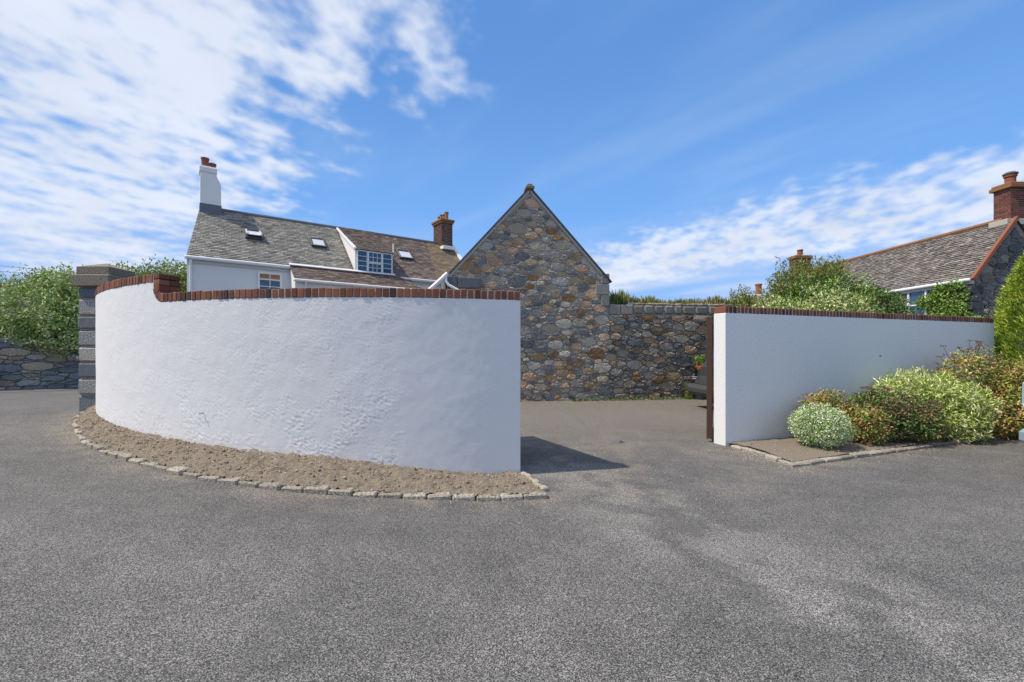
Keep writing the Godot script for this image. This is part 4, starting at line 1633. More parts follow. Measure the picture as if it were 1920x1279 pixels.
# ---------------------------------------------------------------- the white house
func make_house() -> void:
	var b := Basis(Vector3(0.812, 0, -0.5835), Vector3.UP, Vector3(0.5835, 0, 0.812))
	var o := base("white_house", Vector3(-10.635, 0, -15.0), b)
	tag(o, "long white rendered house with slate roof, dormer, lean-to and two chimneys", "house")
	var L := 11.0
	var E := 4.58
	var R := 6.90
	var Wd := 2.6
	var sk := 0.46
	var mb := MB.new()
	# walls: skewed gable on the left
	var fl := Vector3(0.02, 0, 0)
	mb.quad(Vector3(0, -0.2, 0), Vector3(L, -0.2, 0), Vector3(L, E, 0), Vector3(0, E, 0), Vector3(0, 0, 1))
	mb.quad(Vector3(2 * sk, -0.2, -2 * Wd), Vector3(L, -0.2, -2 * Wd), Vector3(L, E, -2 * Wd), Vector3(2 * sk, E, -2 * Wd), Vector3(0, 0, -1))
	mb.poly([Vector3(0, -0.2, 0), Vector3(0, E, 0), Vector3(sk, R - 0.03, -Wd), Vector3(2 * sk, E, -2 * Wd), Vector3(2 * sk, -0.2, -2 * Wd)], Vector3(-1, 0, 0))
	mb.poly([Vector3(L, -0.2, 0), Vector3(L, E, 0), Vector3(L, R - 0.03, -Wd), Vector3(L, E, -2 * Wd), Vector3(L, -0.2, -2 * Wd)], Vector3(1, 0, 0))
	build(mb, "wall", M.render_rough, o)
	# roof deck and slates
	var slope := Vector2(Wd + 0.16, R - E + 0.14).length()
	var uy := Vector3(0, R - E, -Wd).normalized()
	var un := Vector3(0, Wd, R - E).normalized()
	var ob := Vector3(0, E, 0) - uy * 0.18
	var sl := Vector2(Wd, R - E).length() + 0.18
	var deck := MB.new()
	deck.quad(ob + Vector3(-0.03, 0, 0), ob + Vector3(L + 0.03, 0, 0), ob + Vector3(L + 0.03, 0, 0) + uy * sl, ob + Vector3(sk - 0.03, 0, 0) + uy * sl, un)
	var uyb := Vector3(0, R - E, Wd).normalized()
	deck.quad(Vector3(2 * sk, E, -2 * Wd), Vector3(L, E, -2 * Wd), Vector3(L, R, -Wd), Vector3(sk, R, -Wd), Vector3(0, 1, -1))
	deck.col = Color(0.1, 0.1, 0.1)
	build(deck, "roof_deck", M.lead, o)
	var grey := [Color(0.40, 0.385, 0.33), Color(0.33, 0.32, 0.28), Color(0.46, 0.44, 0.38), Color(0.37, 0.34, 0.28), Color(0.5, 0.485, 0.44), Color(0.25, 0.24, 0.21)]
	var brown := [Color(0.27, 0.195, 0.16), Color(0.34, 0.25, 0.205), Color(0.21, 0.155, 0.135), Color(0.42, 0.33, 0.27), Color(0.3, 0.23, 0.195)]
	var lich := [Color(0.37, 0.28, 0.2), Color(0.42, 0.3, 0.16), Color(0.32, 0.24, 0.195), Color(0.45, 0.34, 0.17)]
	var split := 5.35
	slates(o, "grey_slate", ob, Vector3.RIGHT, uy, un, func(y): return sk * y / sl - 0.03, func(_y): return split, sl - 0.06, 0.235, 0.104, grey, 301)
	slates(o, "brown_slate", ob, Vector3.RIGHT, uy, un, func(_y): return split, func(y): return 9.0 + 0.7 * y / sl, sl - 0.06, 0.2, 0.104, brown, 302, 0.012, 0.01)
	slates(o, "lichened_slate", ob, Vector3.RIGHT, uy, un, func(y): return 9.0 + 0.7 * y / sl, func(_y): return L + 0.02, sl - 0.06, 0.235, 0.104, lich, 303)
	var rg := MB.new()
	rg.tube([Vector3(sk - 0.02, R + 0.0, -Wd), Vector3(L, R + 0.0, -Wd)], [0.075], 8)
	build(rg, "ridge", M.lead, o)
	# white verge board at the right end
	var vb := MB.new()
	vb.prism([Vector2(-0.05, -0.06), Vector2(sl, -0.06), Vector2(sl, 0.09), Vector2(-0.05, 0.09)], ob + Vector3(L + 0.02, 0, 0), uy, un, Vector3(0.16, 0, 0))
	build(vb, "verge", M.white_paint, o)
	# gutter and downpipes
	var g := MB.new()
	g.box(Vector3(L / 2 - 0.02, E - 0.09, 0.14), Vector3(L + 0.1, 0.11, 0.12), Basis(), 0.03)
	build(g, "gutter", M.white_paint, o)
	var fs := MB.new()
	fs.box(Vector3(L / 2, E - 0.15, 0.03), Vector3(L, 0.2, 0.05))
	build(fs, "fascia", M.grey_paint, o)
	var dp := MB.new()
	dp.tube([Vector3(0.1, E - 0.14, 0.12), Vector3(0.1, E - 0.35, 0.06), Vector3(0.1, 0, 0.06)], [0.045], 10)
	build(dp, "downpipe", M.white_paint, o)
	# sash window on the front
	var sash := window(o, "sash_window", Vector3(2.42, 3.52, 0.035), 0.78, 1.45, 2, 3, M.white_paint, Basis(), 0.025, 0.07)
	var bl := MB.new()
	bl.box(Vector3(2.42, 4.1, 0.034), Vector3(0.64, 0.19, 0.012))
	build(bl, "wooden_blind", M.interior_wood, sash)
	var tb := MB.new()
	tb.box(Vector3(2.42, 3.985, 0.04), Vector3(0.66, 0.05, 0.06), Basis(), 0.006)
	build(tb, "transom", M.white_paint, sash)
	var sill := MB.new()
	sill.box(Vector3(2.42, 2.76, 0.06), Vector3(0.95, 0.07, 0.16), Basis(), 0.01)
	build(sill, "sill", M.white_paint, sash)
	# dormer with a catslide roof
	var d0 := 5.42
	var d1 := 6.96
	var df := 0.06
	var dh := 5.50
	var dm := MB.new()
	var zr := -Wd + 0.12
	dm.tri(Vector3(d0, E, df), Vector3(d0, dh, df), Vector3(d0, R - 0.08, zr), Vector3(-1, 0, 0))
	dm.tri(Vector3(d1, E, df), Vector3(d1, dh, df), Vector3(d1, R - 0.08, zr), Vector3(1, 0, 0))
	dm.quad(Vector3(d0, E - 0.02, df), Vector3(d1, E - 0.02, df), Vector3(d1, dh, df), Vector3(d0, dh, df), Vector3(0, 0, 1))
	var dn := build(dm, "dormer", M.render, o)
	var cheek := MB.new()
	cheek.prism([Vector2(0, 0), Vector2(0.1, 0), Vector2(0.1, 0.09), Vector2(0, 0.09)], Vector3(d0 - 0.06, dh - 0.05, df + 0.05), Vector3.RIGHT, Vector3.UP, Vector3(0, R - 0.06 - dh, zr - df))
	build(cheek, "dormer_verge", M.white_paint, dn)
	var du := Vector3(0, R - 0.02 - dh, zr - df)
	var dl := du.length() + 0.14
	du = du.normalized()
	var dnn := Vector3(0, -du.z, du.y)
	slates(dn, "dormer_slate", Vector3(0, dh, df) - du * 0.12 + dnn * 0.03, Vector3.RIGHT, du, dnn, func(_y): return d0 + 0.0, func(_y): return d1 + 0.06, dl, 0.2, 0.1, brown, 304, 0.01, 0.008)
	var dd := MB.new()
	dd.prism([Vector2(-0.1, 0.0), Vector2(dl - 0.12, 0.0), Vector2(dl - 0.12, 0.028), Vector2(-0.1, 0.028)], Vector3(d0, dh, df), du, dnn, Vector3(d1 - d0 + 0.05, 0, 0))
	build(dd, "dormer_deck", M.lead, dn)
	var wz := df + 0.04
	var wm := (d0 + d1) / 2
	window(dn, "casement", Vector3(wm - 0.5, 5.03, wz), 0.42, 0.84, 1, 4, M.white_paint, Basis(), 0.017, 0.035)
	window(dn, "casement", Vector3(wm + 0.52, 5.03, wz), 0.42, 0.84, 1, 4, M.white_paint, Basis(), 0.017, 0.035)
	window(dn, "casement", Vector3(wm + 0.01, 5.22, wz + 0.02), 0.58, 0.44, 3, 2, M.white_paint, Basis(), 0.016, 0.04)
	window(dn, "casement", Vector3(wm + 0.01, 4.80, wz), 0.58, 0.39, 3, 2, M.white_paint, Basis(), 0.016, 0.035)
	var vp := MB.new()
	vp.tube([Vector3(d1 + 0.02, dh - 0.1, df + 0.02), Vector3(d1 + 0.02, dh + 0.38, df + 0.02)], [0.03], 8)
	build(vp, "vent_pipe", M.white_paint, dn)
	# roof windows
	var rb := Basis(Vector3.RIGHT, uy, un)
	roof_light(o, ob + Vector3(2.05, 0, 0) + uy * 1.98 + un * 0.02, rb, 0.56, 0.62, 0.25)
	roof_light(o, ob + Vector3(4.35, 0, 0) + uy * 2.0 + un * 0.02, rb, 0.58, 0.62, 0.0)
	roof_light(o, ob + Vector3(8.05, 0, 0) + uy * 1.95 + un * 0.02, rb, 0.66, 0.66, 0.0)
	# lean-to on the front
	var a0 := 3.07
	var a1 := 7.75
	var P := 1.0
	var le := 3.92
	var lm := MB.new()
	lm.quad(Vector3(a0, -0.2, P), Vector3(a1, -0.2, P), Vector3(a1, le, P), Vector3(a0, le, P), Vector3(0, 0, 1))
	lm.poly([Vector3(a0, -0.2, 0), Vector3(a0, -0.2, P), Vector3(a0, le, P), Vector3(a0, E - 0.05, 0)], Vector3(-1, 0, 0))
	lm.poly([Vector3(a1, -0.2, 0), Vector3(a1, -0.2, P), Vector3(a1, le, P), Vector3(a1, E - 0.05, 0)], Vector3(1, 0, 0))
	var ln := build(lm, "lean_to", M.render, o)
	var lu := Vector3(0, E + 0.0 - le, -P).normalized()
	var lnn := Vector3(0, P, E - le).normalized()
	var ll := Vector2(P + 0.1, E - le + 0.06).length()
	var lo := Vector3(0, le, P) - lu * 0.12 + lnn * 0.05
	slates(ln, "lean_to_slate", lo, Vector3.RIGHT, lu, lnn, func(_y): return a0 - 0.02, func(y): return a1 + 0.25 - 0.9 * y / ll, ll, 0.2, 0.1, brown, 305, 0.012, 0.01)
	var ld := MB.new()
	ld.prism([Vector2(0.0, -0.05), Vector2(ll, -0.05), Vector2(ll, -0.002), Vector2(0.0, -0.002)], lo + Vector3(a0, 0, 0), lu, lnn, Vector3(a1 - a0 - 0.65, 0, 0))
	build(ld, "lean_to_deck", M.lead, ln)
	var fl2 := MB.new()
	fl2.box(Vector3((a0 + a1) / 2 - 0.4, E + 0.015, 0.2), Vector3(a1 - a0 - 0.7, 0.03, 0.14), Basis(Vector3.RIGHT, 0.5))
	build(fl2, "flashing", M.white_paint, ln)
	var lg := MB.new()
	lg.box(Vector3((a0 + a1) / 2 + 0.05, le - 0.02, P + 0.13), Vector3(a1 - a0 + 0.25, 0.1, 0.12), Basis(), 0.03)
	build(lg, "gutter", M.white_paint, ln)
	var lp := MB.new()
	lp.tube([Vector3(a0 + 0.33, le - 0.06, P + 0.13), Vector3(a0 + 0.33, le - 0.2, P + 0.06), Vector3(a0 + 0.33, 0, P + 0.06)], [0.04], 8)
	build(lp, "downpipe", M.white_paint, ln)
	window(ln, "window", Vector3(a0 + 1.85, le - 0.72, P + 0.035), 0.8, 0.95, 2, 2, M.white_paint)
	# left chimney: white, with a sloping shoulder
	var ch := MB.new()
	ch.prism([Vector2(0, 0), Vector2(0.66, 0), Vector2(0.66, 0.98), Vector2(0.5, 1.32), Vector2(0.5, 1.62), Vector2(0, 1.62)], Vector3(sk - 0.04, R - 0.12, -Wd - 0.25), Vector3.RIGHT, Vector3.UP, Vector3(0, 0, 0.56))
	var chn := build(ch, "white_chimney", M.render, o)
	var cc := MB.new()
	cc.box(Vector3(sk + 0.21, R + 1.36, -Wd + 0.03), Vector3(0.56, 0.2, 0.64), Basis(), 0.02)
	build(cc, "chimney_cap", M.render, chn)
	var cl := MB.new()
	cl.box(Vector3(sk + 0.29, R - 0.1, -Wd + 0.03), Vector3(0.7, 0.36, 0.6), Basis(), 0.01)
	build(cl, "lead_flashing", M.lead, chn)
	for q in [[0.12, 0.42], [0.36, 0.34]]:
		var pm := MB.new()
		pm.lathe([Vector2(0.12, 0), Vector2(0.1, 0.06), Vector2(0.115, 0.2), Vector2(0.125, q[1] - 0.06), Vector2(0.14, q[1] - 0.05), Vector2(0.14, q[1]), Vector2(0.09, q[1]), Vector2(0.08, q[1] - 0.1)], Vector3(sk + q[0], R + 1.45, -Wd + 0.03 - (q[0] - 0.12)), 14)
		build(pm, "chimney_pot", M.terracotta, chn)
	# right chimney: brick
	var bc := MB.new()
	bc.box(Vector3(L - 0.36, R + 1.0, -Wd), Vector3(0.7, 0.09, 1.02), Basis(), 0.01)
	bc.box(Vector3(L - 0.36, R + 1.1, -Wd), Vector3(0.78, 0.11, 1.1), Basis(), 0.015)
	bc.col = Color(0.8, 0.75, 0.6)
	var bcn := build(bc, "brick_chimney", M.ridge_tile, o)
	brick_shaft(bcn, Vector3(L - 0.36, 0, -Wd), 0.6, 0.92, R - 0.45, R + 0.96, [Color(0.17, 0.075, 0.05), Color(0.13, 0.06, 0.04), Color(0.2, 0.1, 0.06)], 306)
	for k in 4:
		var pm := MB.new()
		var hh := 0.34 + 0.05 * (k % 2)
		pm.lathe([Vector2(0.1, 0), Vector2(0.085, 0.1), Vector2(0.09, hh - 0.06), Vector2(0.11, hh - 0.05), Vector2(0.11, hh), Vector2(0.07, hh), Vector2(0.06, hh - 0.1)], Vector3(L - 0.36, R + 1.14, -Wd - 0.39 + 0.26 * k), 12)
		build(pm, "chimney_pot", M.buff_pot, bcn)
	var bf := MB.new()
	bf.box(Vector3(L - 0.36, R - 0.3, -Wd + 0.22), Vector3(0.66, 0.16, 0.95), Basis(Vector3.RIGHT, 0.0), 0.01)
	build(bf, "flashing", M.white_paint, bcn)

# ---------------------------------------------------------------- the stone cottage on the right
func make_cottage() -> void:
	var z := Vector3(-1, 0, 0.04).normalized()
	var b := Basis(Vector3.UP.cross(z), Vector3.UP, z)
	var o := base("stone_cottage", Vector3(16.1, 0, -16.0), b)
	tag(o, "stone cottage with rough slate roof, orange ridge tiles and brick chimneys", "cottage")
	var L := 11.6
	var E := 4.09
	var R := 6.1
	var Wd := 1.5
	var mb := MB.new()
	mb.prism([Vector2(0, -0.2), Vector2(0, E), Vector2(-Wd, R - 0.06), Vector2(-2 * Wd, E), Vector2(-2 * Wd, -0.2)], Vector3(-L, 0, 0), Vector3(0, 0, 1), Vector3.UP, Vector3(L, 0, 0))
	build(mb, "wall_core", M.mortar_sand, o)
	var pal := [Color(0.33, 0.33, 0.31), Color(0.43, 0.37, 0.28), Color(0.25, 0.26, 0.27), Color(0.5, 0.42, 0.31), Color(0.31, 0.29, 0.26)]
	rubble(o, PackedVector2Array([Vector2(-6.6, 2.2), Vector2(-0.4, 2.2), Vector2(-0.4, E - 0.22), Vector2(-6.6, E - 0.22)]), [[0.2, 1.2], [0.13, 2.0], [0.09, 2.5]], 1.6, 0.03, 0.03, pal, 401, 110)
	# gable towards the lane
	var gx := Transform3D(Basis(Vector3(0, 0, -1), Vector3.UP, Vector3(1, 0, 0)), Vector3(0.0, 0, 0))
	rubble(o, PackedVector2Array([Vector2(0.02, 1.0), Vector2(2 * Wd - 0.02, 1.0), Vector2(2 * Wd - 0.02, E - 0.1), Vector2(Wd, R - 0.3), Vector2(0.02, E - 0.1)]), [[0.17, 1.2], [0.11, 2.0], [0.075, 2.5]], 1.5, 0.016, 0.04, [Color(0.17, 0.185, 0.21), Color(0.26, 0.27, 0.27), Color(0.36, 0.34, 0.29), Color(0.2, 0.215, 0.24)], 402, 110, gx)
	var uy := Vector3(0, R - E, -Wd).normalized()
	var un := Vector3(0, Wd, R - E).normalized()
	var sl := Vector2(Wd, R - E).length() + 0.2
	var ob := Vector3(0, E, 0) - uy * 0.2
	var dk := MB.new()
	dk.prism([Vector2(0, -0.05), Vector2(sl, -0.05), Vector2(sl, 0), Vector2(0, 0)], ob + Vector3(-L, 0, 0), uy, un, Vector3(L + 0.06, 0, 0))
	dk.quad(Vector3(-L, R, -Wd), Vector3(0.06, R, -Wd), Vector3(0.06, E - 0.1, -2 * Wd - 0.1), Vector3(-L, E - 0.1, -2 * Wd - 0.1), Vector3(0, 1, -1))
	build(dk, "roof_deck", M.lead, o)
	slates(o, "rough_slate", ob, Vector3.RIGHT, uy, un, func(_y): return -L, func(_y): return 0.05, sl, 0.2, 0.1, [Color(0.29, 0.255, 0.225), Color(0.36, 0.32, 0.28), Color(0.23, 0.205, 0.19), Color(0.43, 0.385, 0.34), Color(0.31, 0.265, 0.225), Color(0.26, 0.245, 0.24)], 403, 0.016, 0.022)
	# ridge tiles, each its own
	var rt := MB.new()
	rt.tube([Vector3(-0.22, 0, 0), Vector3(0.22, 0, 0)], [0.085], 10)
	var rtm := rt.mesh()
	var n := int(L / 0.45)
	for i in n:
		put(rtm, "ridge_tile", M.ridge_tile, o, Vector3(-L + 0.22 + i * 0.45, R + 0.03, -Wd))
	# brick verge on the gable
	var ve := MB.new()
	ve.prism([Vector2(0, -0.05), Vector2(sl, -0.05), Vector2(sl, 0.055), Vector2(0, 0.055)], ob + Vector3(0.02, 0, 0), uy, un, Vector3(0.12, 0, 0))
	build(ve, "verge", M.terracotta, o)
	var g := MB.new()
	g.box(Vector3(-L / 2, E - 0.16, 0.17), Vector3(L + 0.1, 0.11, 0.12), Basis(), 0.03)
	build(g, "gutter", M.white_paint, o)
	var fa := MB.new()
	fa.box(Vector3(-L / 2, E - 0.2, 0.06), Vector3(L + 0.06, 0.22, 0.09))
	build(fa, "fascia", M.grey_paint, o)
	for x in [-2.06, -6.9]:
		window(o, "sash_window", Vector3(x, 3.26, 0.06), 0.82, 1.3, 1, 2, M.white_paint, Basis(), 0.05, 0.08)
	# quoins at the near corner
	for k in 7:
		var q := MB.new()
		q.col = Color(0.11, 0.12, 0.135) * (0.8 + 0.3 * ((k * 7) % 3) / 2.0)
		q.box(Vector3(-0.15, 1.9 + k * 0.28, -0.1), Vector3(0.4, 0.265, 0.3 if k % 2 else 0.44), Basis(), 0.015)
		build(q, "quoin", M.stone, o)
	var pal_b := [Color(0.3, 0.085, 0.055), Color(0.24, 0.075, 0.05), Color(0.34, 0.11, 0.075), Color(0.2, 0.065, 0.05)]
	# chimney on the near gable
	var c1 := MB.new()
	c1.box(Vector3(-0.36, R + 1.16, -Wd - 0.37), Vector3(0.74, 0.12, 1.0), Basis(), 0.01)
	c1.box(Vector3(-0.36, R + 1.26, -Wd - 0.37), Vector3(0.66, 0.08, 0.92), Basis(), 0.02)
	var c1n := build(c1, "brick_chimney", M.ridge_tile, o)
	brick_shaft(c1n, Vector3(-0.36, 0, -Wd - 0.37), 0.56, 0.82, R - 0.5, R + 1.1, pal_b, 404)
	var cf := MB.new()
	cf.box(Vector3(-0.36, R - 0.1, -Wd - 0.27), Vector3(0.62, 0.2, 0.95), Basis(), 0.01)
	build(cf, "flashing", M.mortar, c1n)
	var p1 := MB.new()
	p1.lathe([Vector2(0.17, 0), Vector2(0.15, 0.08), Vector2(0.15, 0.26), Vector2(0.18, 0.28), Vector2(0.18, 0.34), Vector2(0.1, 0.34)], Vector3(-0.36, R + 1.29, -Wd - 0.27), 16)
	build(p1, "chimney_pot", M.terracotta, c1n)
	var p1c := MB.new()
	p1c.lathe([Vector2(0.2, 0.36), Vector2(0.21, 0.40), Vector2(0.12, 0.46), Vector2(0.0, 0.47)], Vector3(-0.36, R + 1.29, -Wd - 0.27), 16)
	p1c.lathe([Vector2(0.14, 0.3), Vector2(0.14, 0.37), Vector2(0.0, 0.37)], Vector3(-0.36, R + 1.29, -Wd - 0.27), 10)
	build(p1c, "cowl", M.lead, c1n)
	# chimney at the far end
	var c2 := MB.new()
	c2.box(Vector3(-L + 0.35, R + 0.93, -Wd), Vector3(0.72, 0.2, 1.06), Basis(), 0.03)
	var c2n := build(c2, "brick_chimney", M.ridge_tile, o)
	brick_shaft(c2n, Vector3(-L + 0.35, 0, -Wd), 0.6, 0.92, R - 0.5, R + 0.83, [Color(0.24, 0.12, 0.07), Color(0.2, 0.1, 0.06), Color(0.27, 0.15, 0.09)], 405)
	var p2 := MB.new()
	p2.lathe([Vector2(0.16, 0), Vector2(0.14, 0.3), Vector2(0.17, 0.32), Vector2(0.17, 0.38), Vector2(0.1, 0.38)], Vector3(-L + 0.35, R + 1.03, -Wd), 14)
	build(p2, "chimney_pot", M.terracotta, c2n)
	# climber on the cottage front
	var green := [Color(0.156, 0.286, 0.039), Color(0.26, 0.39, 0.065), Color(0.091, 0.169, 0.026), Color(0.208, 0.325, 0.052)]
	var cr := base("climbing_plant", o.transform * Vector3(-0.72, 0, 0.16), b)
	tag(cr, "bright green climber covering the cottage front beside its window", "climber")
	var r := RandomNumberGenerator.new()
	r.seed = 91
	var st := MB.new()
	for k in 5:
		limb(st, Vector3(r.randf_range(-0.3, 0.3), -0.1, 0), Vector3(r.randf_range(-0.9, 0.9), r.randf_range(3.0, 4.0), 0.04), 0.03, 0.01, Vector3(0.1, 0, 0.03))
	build(st, "stem", M.bark, cr)
	var l := Leaves.new()
	blob_leaves(l, [[Vector3(0.0, 3.1, 0.0), Vector3(0.72, 0.95, 0.2)], [Vector3(0.1, 2.2, 0.1), Vector3(0.95, 0.8, 0.4)], [Vector3(-0.85, 3.3, 0.03), Vector3(0.3, 0.2, 0.1)]], 1700, 6, 0.085, green, r, 0.35, 1.2)
	foliage(l, leaf_mesh(0.6), "foliage", M.leaf, cr)

func make_background_plants() -> void:
	var cream := [Color(0.506, 0.537, 0.23), Color(0.261, 0.384, 0.092), Color(0.614, 0.614, 0.337), Color(0.153, 0.261, 0.0537), Color(0.384, 0.43, 0.153)]
	var deep := [Color(0.092, 0.184, 0.0307), Color(0.153, 0.261, 0.046), Color(0.23, 0.337, 0.0614), Color(0.069, 0.131, 0.0261)]
	var olive := [Color(0.307, 0.307, 0.069), Color(0.199, 0.245, 0.0537), Color(0.399, 0.384, 0.107), Color(0.123, 0.169, 0.0384)]
	shrub("cream_leaved_shrub", "broad cream and green leaved shrub rising behind the straight white wall", "shrub", Vector3(6.9, 0, -10.4), [[Vector3(-0.7, 1.95, 0), Vector3(0.95, 0.62, 0.6)], [Vector3(0.35, 2.1, 0.1), Vector3(0.9, 0.7, 0.6)], [Vector3(-1.35, 1.8, 0.1), Vector3(0.5, 0.5, 0.4)], [Vector3(0, 1.2, 0), Vector3(1.3, 1.0, 0.6)]], 4200, 6, 0.075, cream, 131, "", 0.45, 0.3, 0.5)
	shrub("dark_evergreen_shrub", "dark green dense shrub behind the cream and green leaved one", "shrub", Vector3(7.9, 0, -11.3), [[Vector3(-0.1, 2.6, 0), Vector3(1.15, 0.75, 0.7)], [Vector3(0.85, 2.2, 0.1), Vector3(0.9, 0.75, 0.6)], [Vector3(0.2, 1.4, 0), Vector3(1.5, 1.2, 0.7)], [Vector3(1.5, 1.8, 0.3), Vector3(0.6, 0.6, 0.5)]], 4200, 6, 0.08, deep, 132, "", 0.45, 0.3, 0.5)
	shrub("olive_shrub", "loose olive-green shrub reaching up to the far brick chimney", "shrub", Vector3(7.75, 0, -12.1), [[Vector3(0.0, 3.25, 0), Vector3(0.85, 0.5, 0.6)], [Vector3(-0.5, 2.9, 0), Vector3(0.6, 0.5, 0.5)], [Vector3(0.3, 2.2, 0), Vector3(1.1, 0.9, 0.6)], [Vector3(0.72, 3.6, 0), Vector3(0.3, 0.26, 0.3)], [Vector3(-1.65, 2.75, 0), Vector3(0.32, 0.26, 0.3)]], 2100, 6, 0.11, olive, 133, "", 0.2, 0.45, 0.9)
	shrub("glossy_shrub", "mid-green leafy shrub below the cottage window", "shrub", Vector3(10.3, 0, -12.2), [[Vector3(-0.6, 1.7, 0), Vector3(0.8, 0.6, 0.5)], [Vector3(0.6, 1.6, 0.1), Vector3(1.0, 0.6, 0.5)], [Vector3(1.9, 1.65, 0.1), Vector3(0.9, 0.65, 0.5)]], 3000, 6, 0.08, [Color(0.153, 0.276, 0.046), Color(0.245, 0.368, 0.0767), Color(0.092, 0.169, 0.0307)], 134, "", 0.5, 0.3, 0.5)
	# white block chimney far off behind the shrubs
	var wc := base("white_outbuilding", Vector3(13.2, 0, -25.5))
	tag(wc, "far white flat-topped building with a small red chimney pot", "building")
	var wm := MB.new()
	wm.box(Vector3(0.2, 2.25, 0), Vector3(2.0, 4.5, 2.0), Basis(), 0.02)
	build(wm, "wall", M.white_paint, wc)
	var pm := MB.new()
	pm.lathe([Vector2(0.17, 0), Vector2(0.15, 0.55), Vector2(0.18, 0.58), Vector2(0.18, 0.66), Vector2(0.1, 0.66)], Vector3(0.35, 4.5, 0.3), 12)
	build(pm, "chimney_pot", M.terracotta, wc)

# ---------------------------------------------------------------- left background
func make_left_background() -> void:
	var t := Vector3(0.81, 0, -0.59).normalized()
	var b := Basis(t, Vector3.UP, t.cross(Vector3.UP))
	var org := Vector3(-12.7, 0.40, -11.4)
	var o := base("field_wall", org, b)
	tag(o, "low wall of dark layered rubble stone under the pale green tree", "wall")
	var core := MB.new()
	core.box(Vector3(-1.0, 0.55, -0.27), Vector3(7.0, 1.6, 0.5))
	build(core, "wall_core", M.mortar_dark, o)
	var pal := [Color(0.36, 0.39, 0.41), Color(0.54, 0.52, 0.46), Color(0.66, 0.58, 0.45), Color(0.28, 0.32, 0.36), Color(0.45, 0.455, 0.45), Color(0.58, 0.5, 0.38)]
	rubble(o, PackedVector2Array([Vector2(-3.0, -0.02), Vector2(2.4, -0.02), Vector2(2.4, 1.33), Vector2(-3.0, 1.33)]), [[0.105, 0.7], [0.075, 2.0], [0.05, 4.0], [0.035, 5.0]], 2.6, 0.005, 0.035, pal, 501, 220)
	var post := base("gate_post", Vector3(-12.62, 0.40, -11.12))
	tag(post, "orange-brown timber gate post by the dark rubble wall", "post")
	var pm := MB.new()
	pm.box(Vector3(0, 0.6, 0), Vector3(0.1, 1.26, 0.1), Basis(), 0.008)
	build(pm, "shaft", M.orange_wood, post)
	var pc := MB.new()
	pc.box(Vector3(0, 1.26, 0), Vector3(0.14, 0.06, 0.14), Basis(), 0.015)
	build(pc, "cap", M.wood, post)
	var pale := [Color(0.428, 0.508, 0.206), Color(0.27, 0.381, 0.103), Color(0.539, 0.587, 0.317), Color(0.159, 0.254, 0.0555), Color(0.317, 0.428, 0.143)]
	tree("pale_tree", "broad pale green tree overhanging the dark rubble wall", Vector3(-12.6, 0.35, -12.6), [[Vector3(0.2, 2.15, 0.3), Vector3(1.5, 0.95, 1.1)], [Vector3(-1.4, 1.6, 0.2), Vector3(1.1, 0.6, 0.9)], [Vector3(1.0, 1.95, 0.3), Vector3(1.0, 0.85, 0.9)], [Vector3(0.3, 2.75, 0), Vector3(0.9, 0.6, 0.8)], [Vector3(-0.6, 1.45, 0.7), Vector3(1.3, 0.4, 0.6)], [Vector3(0.9, 1.4, 0.7), Vector3(0.9, 0.4, 0.5)]], 4600, 8, 0.08, pale, 141, "", 0.5, 0.16, 0.55)
	var green := [Color(0.174, 0.254, 0.0555), Color(0.254, 0.333, 0.0793), Color(0.111, 0.174, 0.0396), Color(0.333, 0.397, 0.111)]
	var k := 0
	for q in [[-29.5, 24.0, 2.6, 5.6], [-25.0, 25.0, 2.3, 5.75], [-21.8, 24.5, 1.9, 5.3], [-18.6, 24.0, 1.6, 4.95], [-19.5, 23.6, 1.9, 5.7], [-17.2, 23.0, 1.7, 5.8], [-15.0, 22.5, 1.5, 5.7]]:
		var rr: float = q[2]
		var hh: float = q[3]
		var labels := ["large leafy tree over the slate roofed shed", "leafy tree rising above the pale green tree", "leafy tree showing beside the stone pier cap", "low leafy tree behind the stone pier cap", "bushy tree behind the brick coping", "feathery bushy tree behind the step in the brick coping", "bushy tree beside the corner of the white house"]
		tree("background_tree", labels[k], Vector3(q[0], 0.4, -q[1]), [[Vector3(0, hh - 1.2, 0), Vector3(rr * 0.8, 0.85, rr * 0.8)], [Vector3(-rr * 0.5, hh - 2.0, 0.2), Vector3(rr * 0.8, 1.0, rr * 0.7)], [Vector3(rr * 0.5, hh - 2.1, 0.3), Vector3(rr * 0.8, 1.0, rr * 0.7)], [Vector3(0, hh - 3.0, 0.3), Vector3(rr, 1.1, rr * 0.8)]], 2600, 6, 0.14, green, 150 + k, "trees behind the lane", 0.45, 0.18, 0.5)
		k += 1
	# slate-roofed shed beyond the tree
	var s := base("slate_roofed_shed", Vector3(-24.6, 0.4, -19.0), Basis(Vector3.UP, -0.12))
	tag(s, "low shed with a slate roof and orange ridge beyond the pale tree", "shed")
	var sm := MB.new()
	sm.prism([Vector2(2.0, -0.2), Vector2(2.0, 2.2), Vector2(0, 3.55), Vector2(-2.0, 2.2), Vector2(-2.0, -0.2)], Vector3(-3.5, 0, 0), Vector3(0, 0, 1), Vector3.UP, Vector3(8.0, 0, 0))
	build(sm, "wall", M.mortar, s)
	var su := Vector3(0, 1.35, -2.0).normalized()
	var sn := Vector3(0, 2.0, 1.35).normalized()
	slates(s, "slate", Vector3(0, 2.2, 2.0) - su * 0.2 + sn * 0.03, Vector3.RIGHT, su, sn, func(_y): return -3.6, func(_y): return 4.6, 2.62, 0.26, 0.16, [Color(0.2, 0.2, 0.21), Color(0.25, 0.24, 0.24), Color(0.17, 0.17, 0.18)], 502)
	var rd := MB.new()
	rd.tube([Vector3(-3.6, 3.62, 0), Vector3(4.6, 3.62, 0)], [0.08], 8)
	build(rd, "ridge", M.ridge_tile, s)
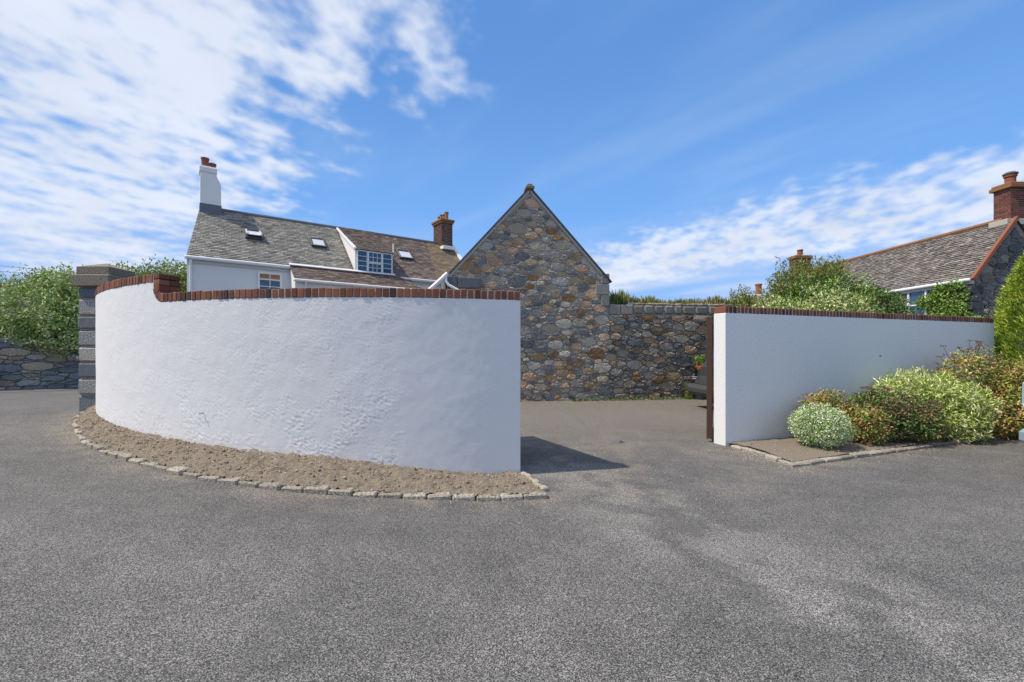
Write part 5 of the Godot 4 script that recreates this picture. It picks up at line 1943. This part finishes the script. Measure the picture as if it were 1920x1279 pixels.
	# overhead wires
	for i in 2:
		var w := MB.new()
		var pts := []
		for j in 13:
			var q := j / 12.0
			pts.append(Vector3(-42.0 + 30.0 * q, 7.9 - 0.35 * i - 1.3 * q - 0.6 * sin(q * PI), -30.0))
		w.tube(pts, [0.011], 5)
		var wo := build(w, "overhead_wire", M.cable)
		tag(wo, ["upper thin dark wire crossing the sky over the trees", "lower thin dark wire crossing the sky over the trees"][i], "wire")

# ---------------------------------------------------------------- scene
func _ready() -> void:
	rng.seed = 1
	nz.seed = 2
	nz.frequency = 0.1
	nz.fractal_octaves = 3
	# camera
	var cam := Camera3D.new()
	cam.name = "camera"
	cam.position = Vector3(0, CAM_H, 0)
	cam.projection = Camera3D.PROJECTION_FRUSTUM
	cam.near = 0.05
	cam.far = 1500.0
	cam.size = 0.05 * 1279.0 / 860.0
	cam.frustum_offset = Vector2(0, 0.05 * 22.5 / 860.0)
	add_child(cam)
	cam.current = true
	# sky, exposure, sun
	var env := Environment.new()
	env.background_mode = Environment.BG_SKY
	var sky := Sky.new()
	var pano := PanoramaSkyMaterial.new()
	pano.panorama = make_sky()
	sky.sky_material = pano
	env.sky = sky
	env.tonemap_mode = Environment.TONE_MAPPER_LINEAR
	env.tonemap_exposure = 1.6
	env.sdfgi_enabled = true
	env.ssao_enabled = true
	env.ssil_enabled = true
	var we := WorldEnvironment.new()
	we.name = "environment"
	we.environment = env
	add_child(we)
	var sun := DirectionalLight3D.new()
	sun.name = "sun"
	sun.light_color = Color(1.0, 0.955, 0.89)
	sun.light_energy = 0.97
	sun.light_angular_distance = 0.5
	sun.shadow_enabled = true
	add_child(sun)
	sun.look_at_from_position(Vector3(-1.336, 2.06, 0.33) * 10.0, Vector3.ZERO, Vector3.UP)
	make_materials()
	make_kerb_lines()
	make_ground()
	make_curved_wall()
	make_pier()
	make_left_bed()
	make_right_wall()
	make_right_bed()
	make_grit()
	var gs := base("gate_stop", Vector3(1.66, 0.0, -7.0), Basis(Vector3.UP, 0.2))
	tag(gs, "small dark iron gate stop set in the driveway", "gate stop")
	var gm := MB.new()
	gm.box(Vector3(0, 0.004, 0), Vector3(0.1, 0.014, 0.07), Basis(), 0.004)
	build(gm, "plate", M.lead, gs)
	var gk := MB.new()
	gk.box(Vector3(0.01, 0.016, -0.01), Vector3(0.05, 0.018, 0.022), Basis(), 0.004)
	build(gk, "catch", M.dark_frame, gs)
	gate_leaf("brown boarded gate leaf swung open behind the curved wall end", Vector3(0.05, 0, -5.375), Vector2(-0.46, 0.89), 2.1, 1.86)
	gate_leaf("brown boarded gate leaf swung open against the straight wall end", Vector3(3.035, 0, -7.03), Vector2(0.404, 0.915), 1.6, 1.86)
	make_barn()
	make_pot()
	make_house()
	make_cottage()
	make_bed_plants()
	make_background_plants()
	make_left_background()
	make_car("dark grey car parked behind the straight white wall, tail towards the gateway", Vector3(4.62, 0.0, -11.0), 0.06, "paint_charcoal")
	make_car("pale blue-grey car parked beside the shrub bed, only its corner in view", Vector3(6.0, 0.0, -4.35), 0.5, "paint_blue_grey")
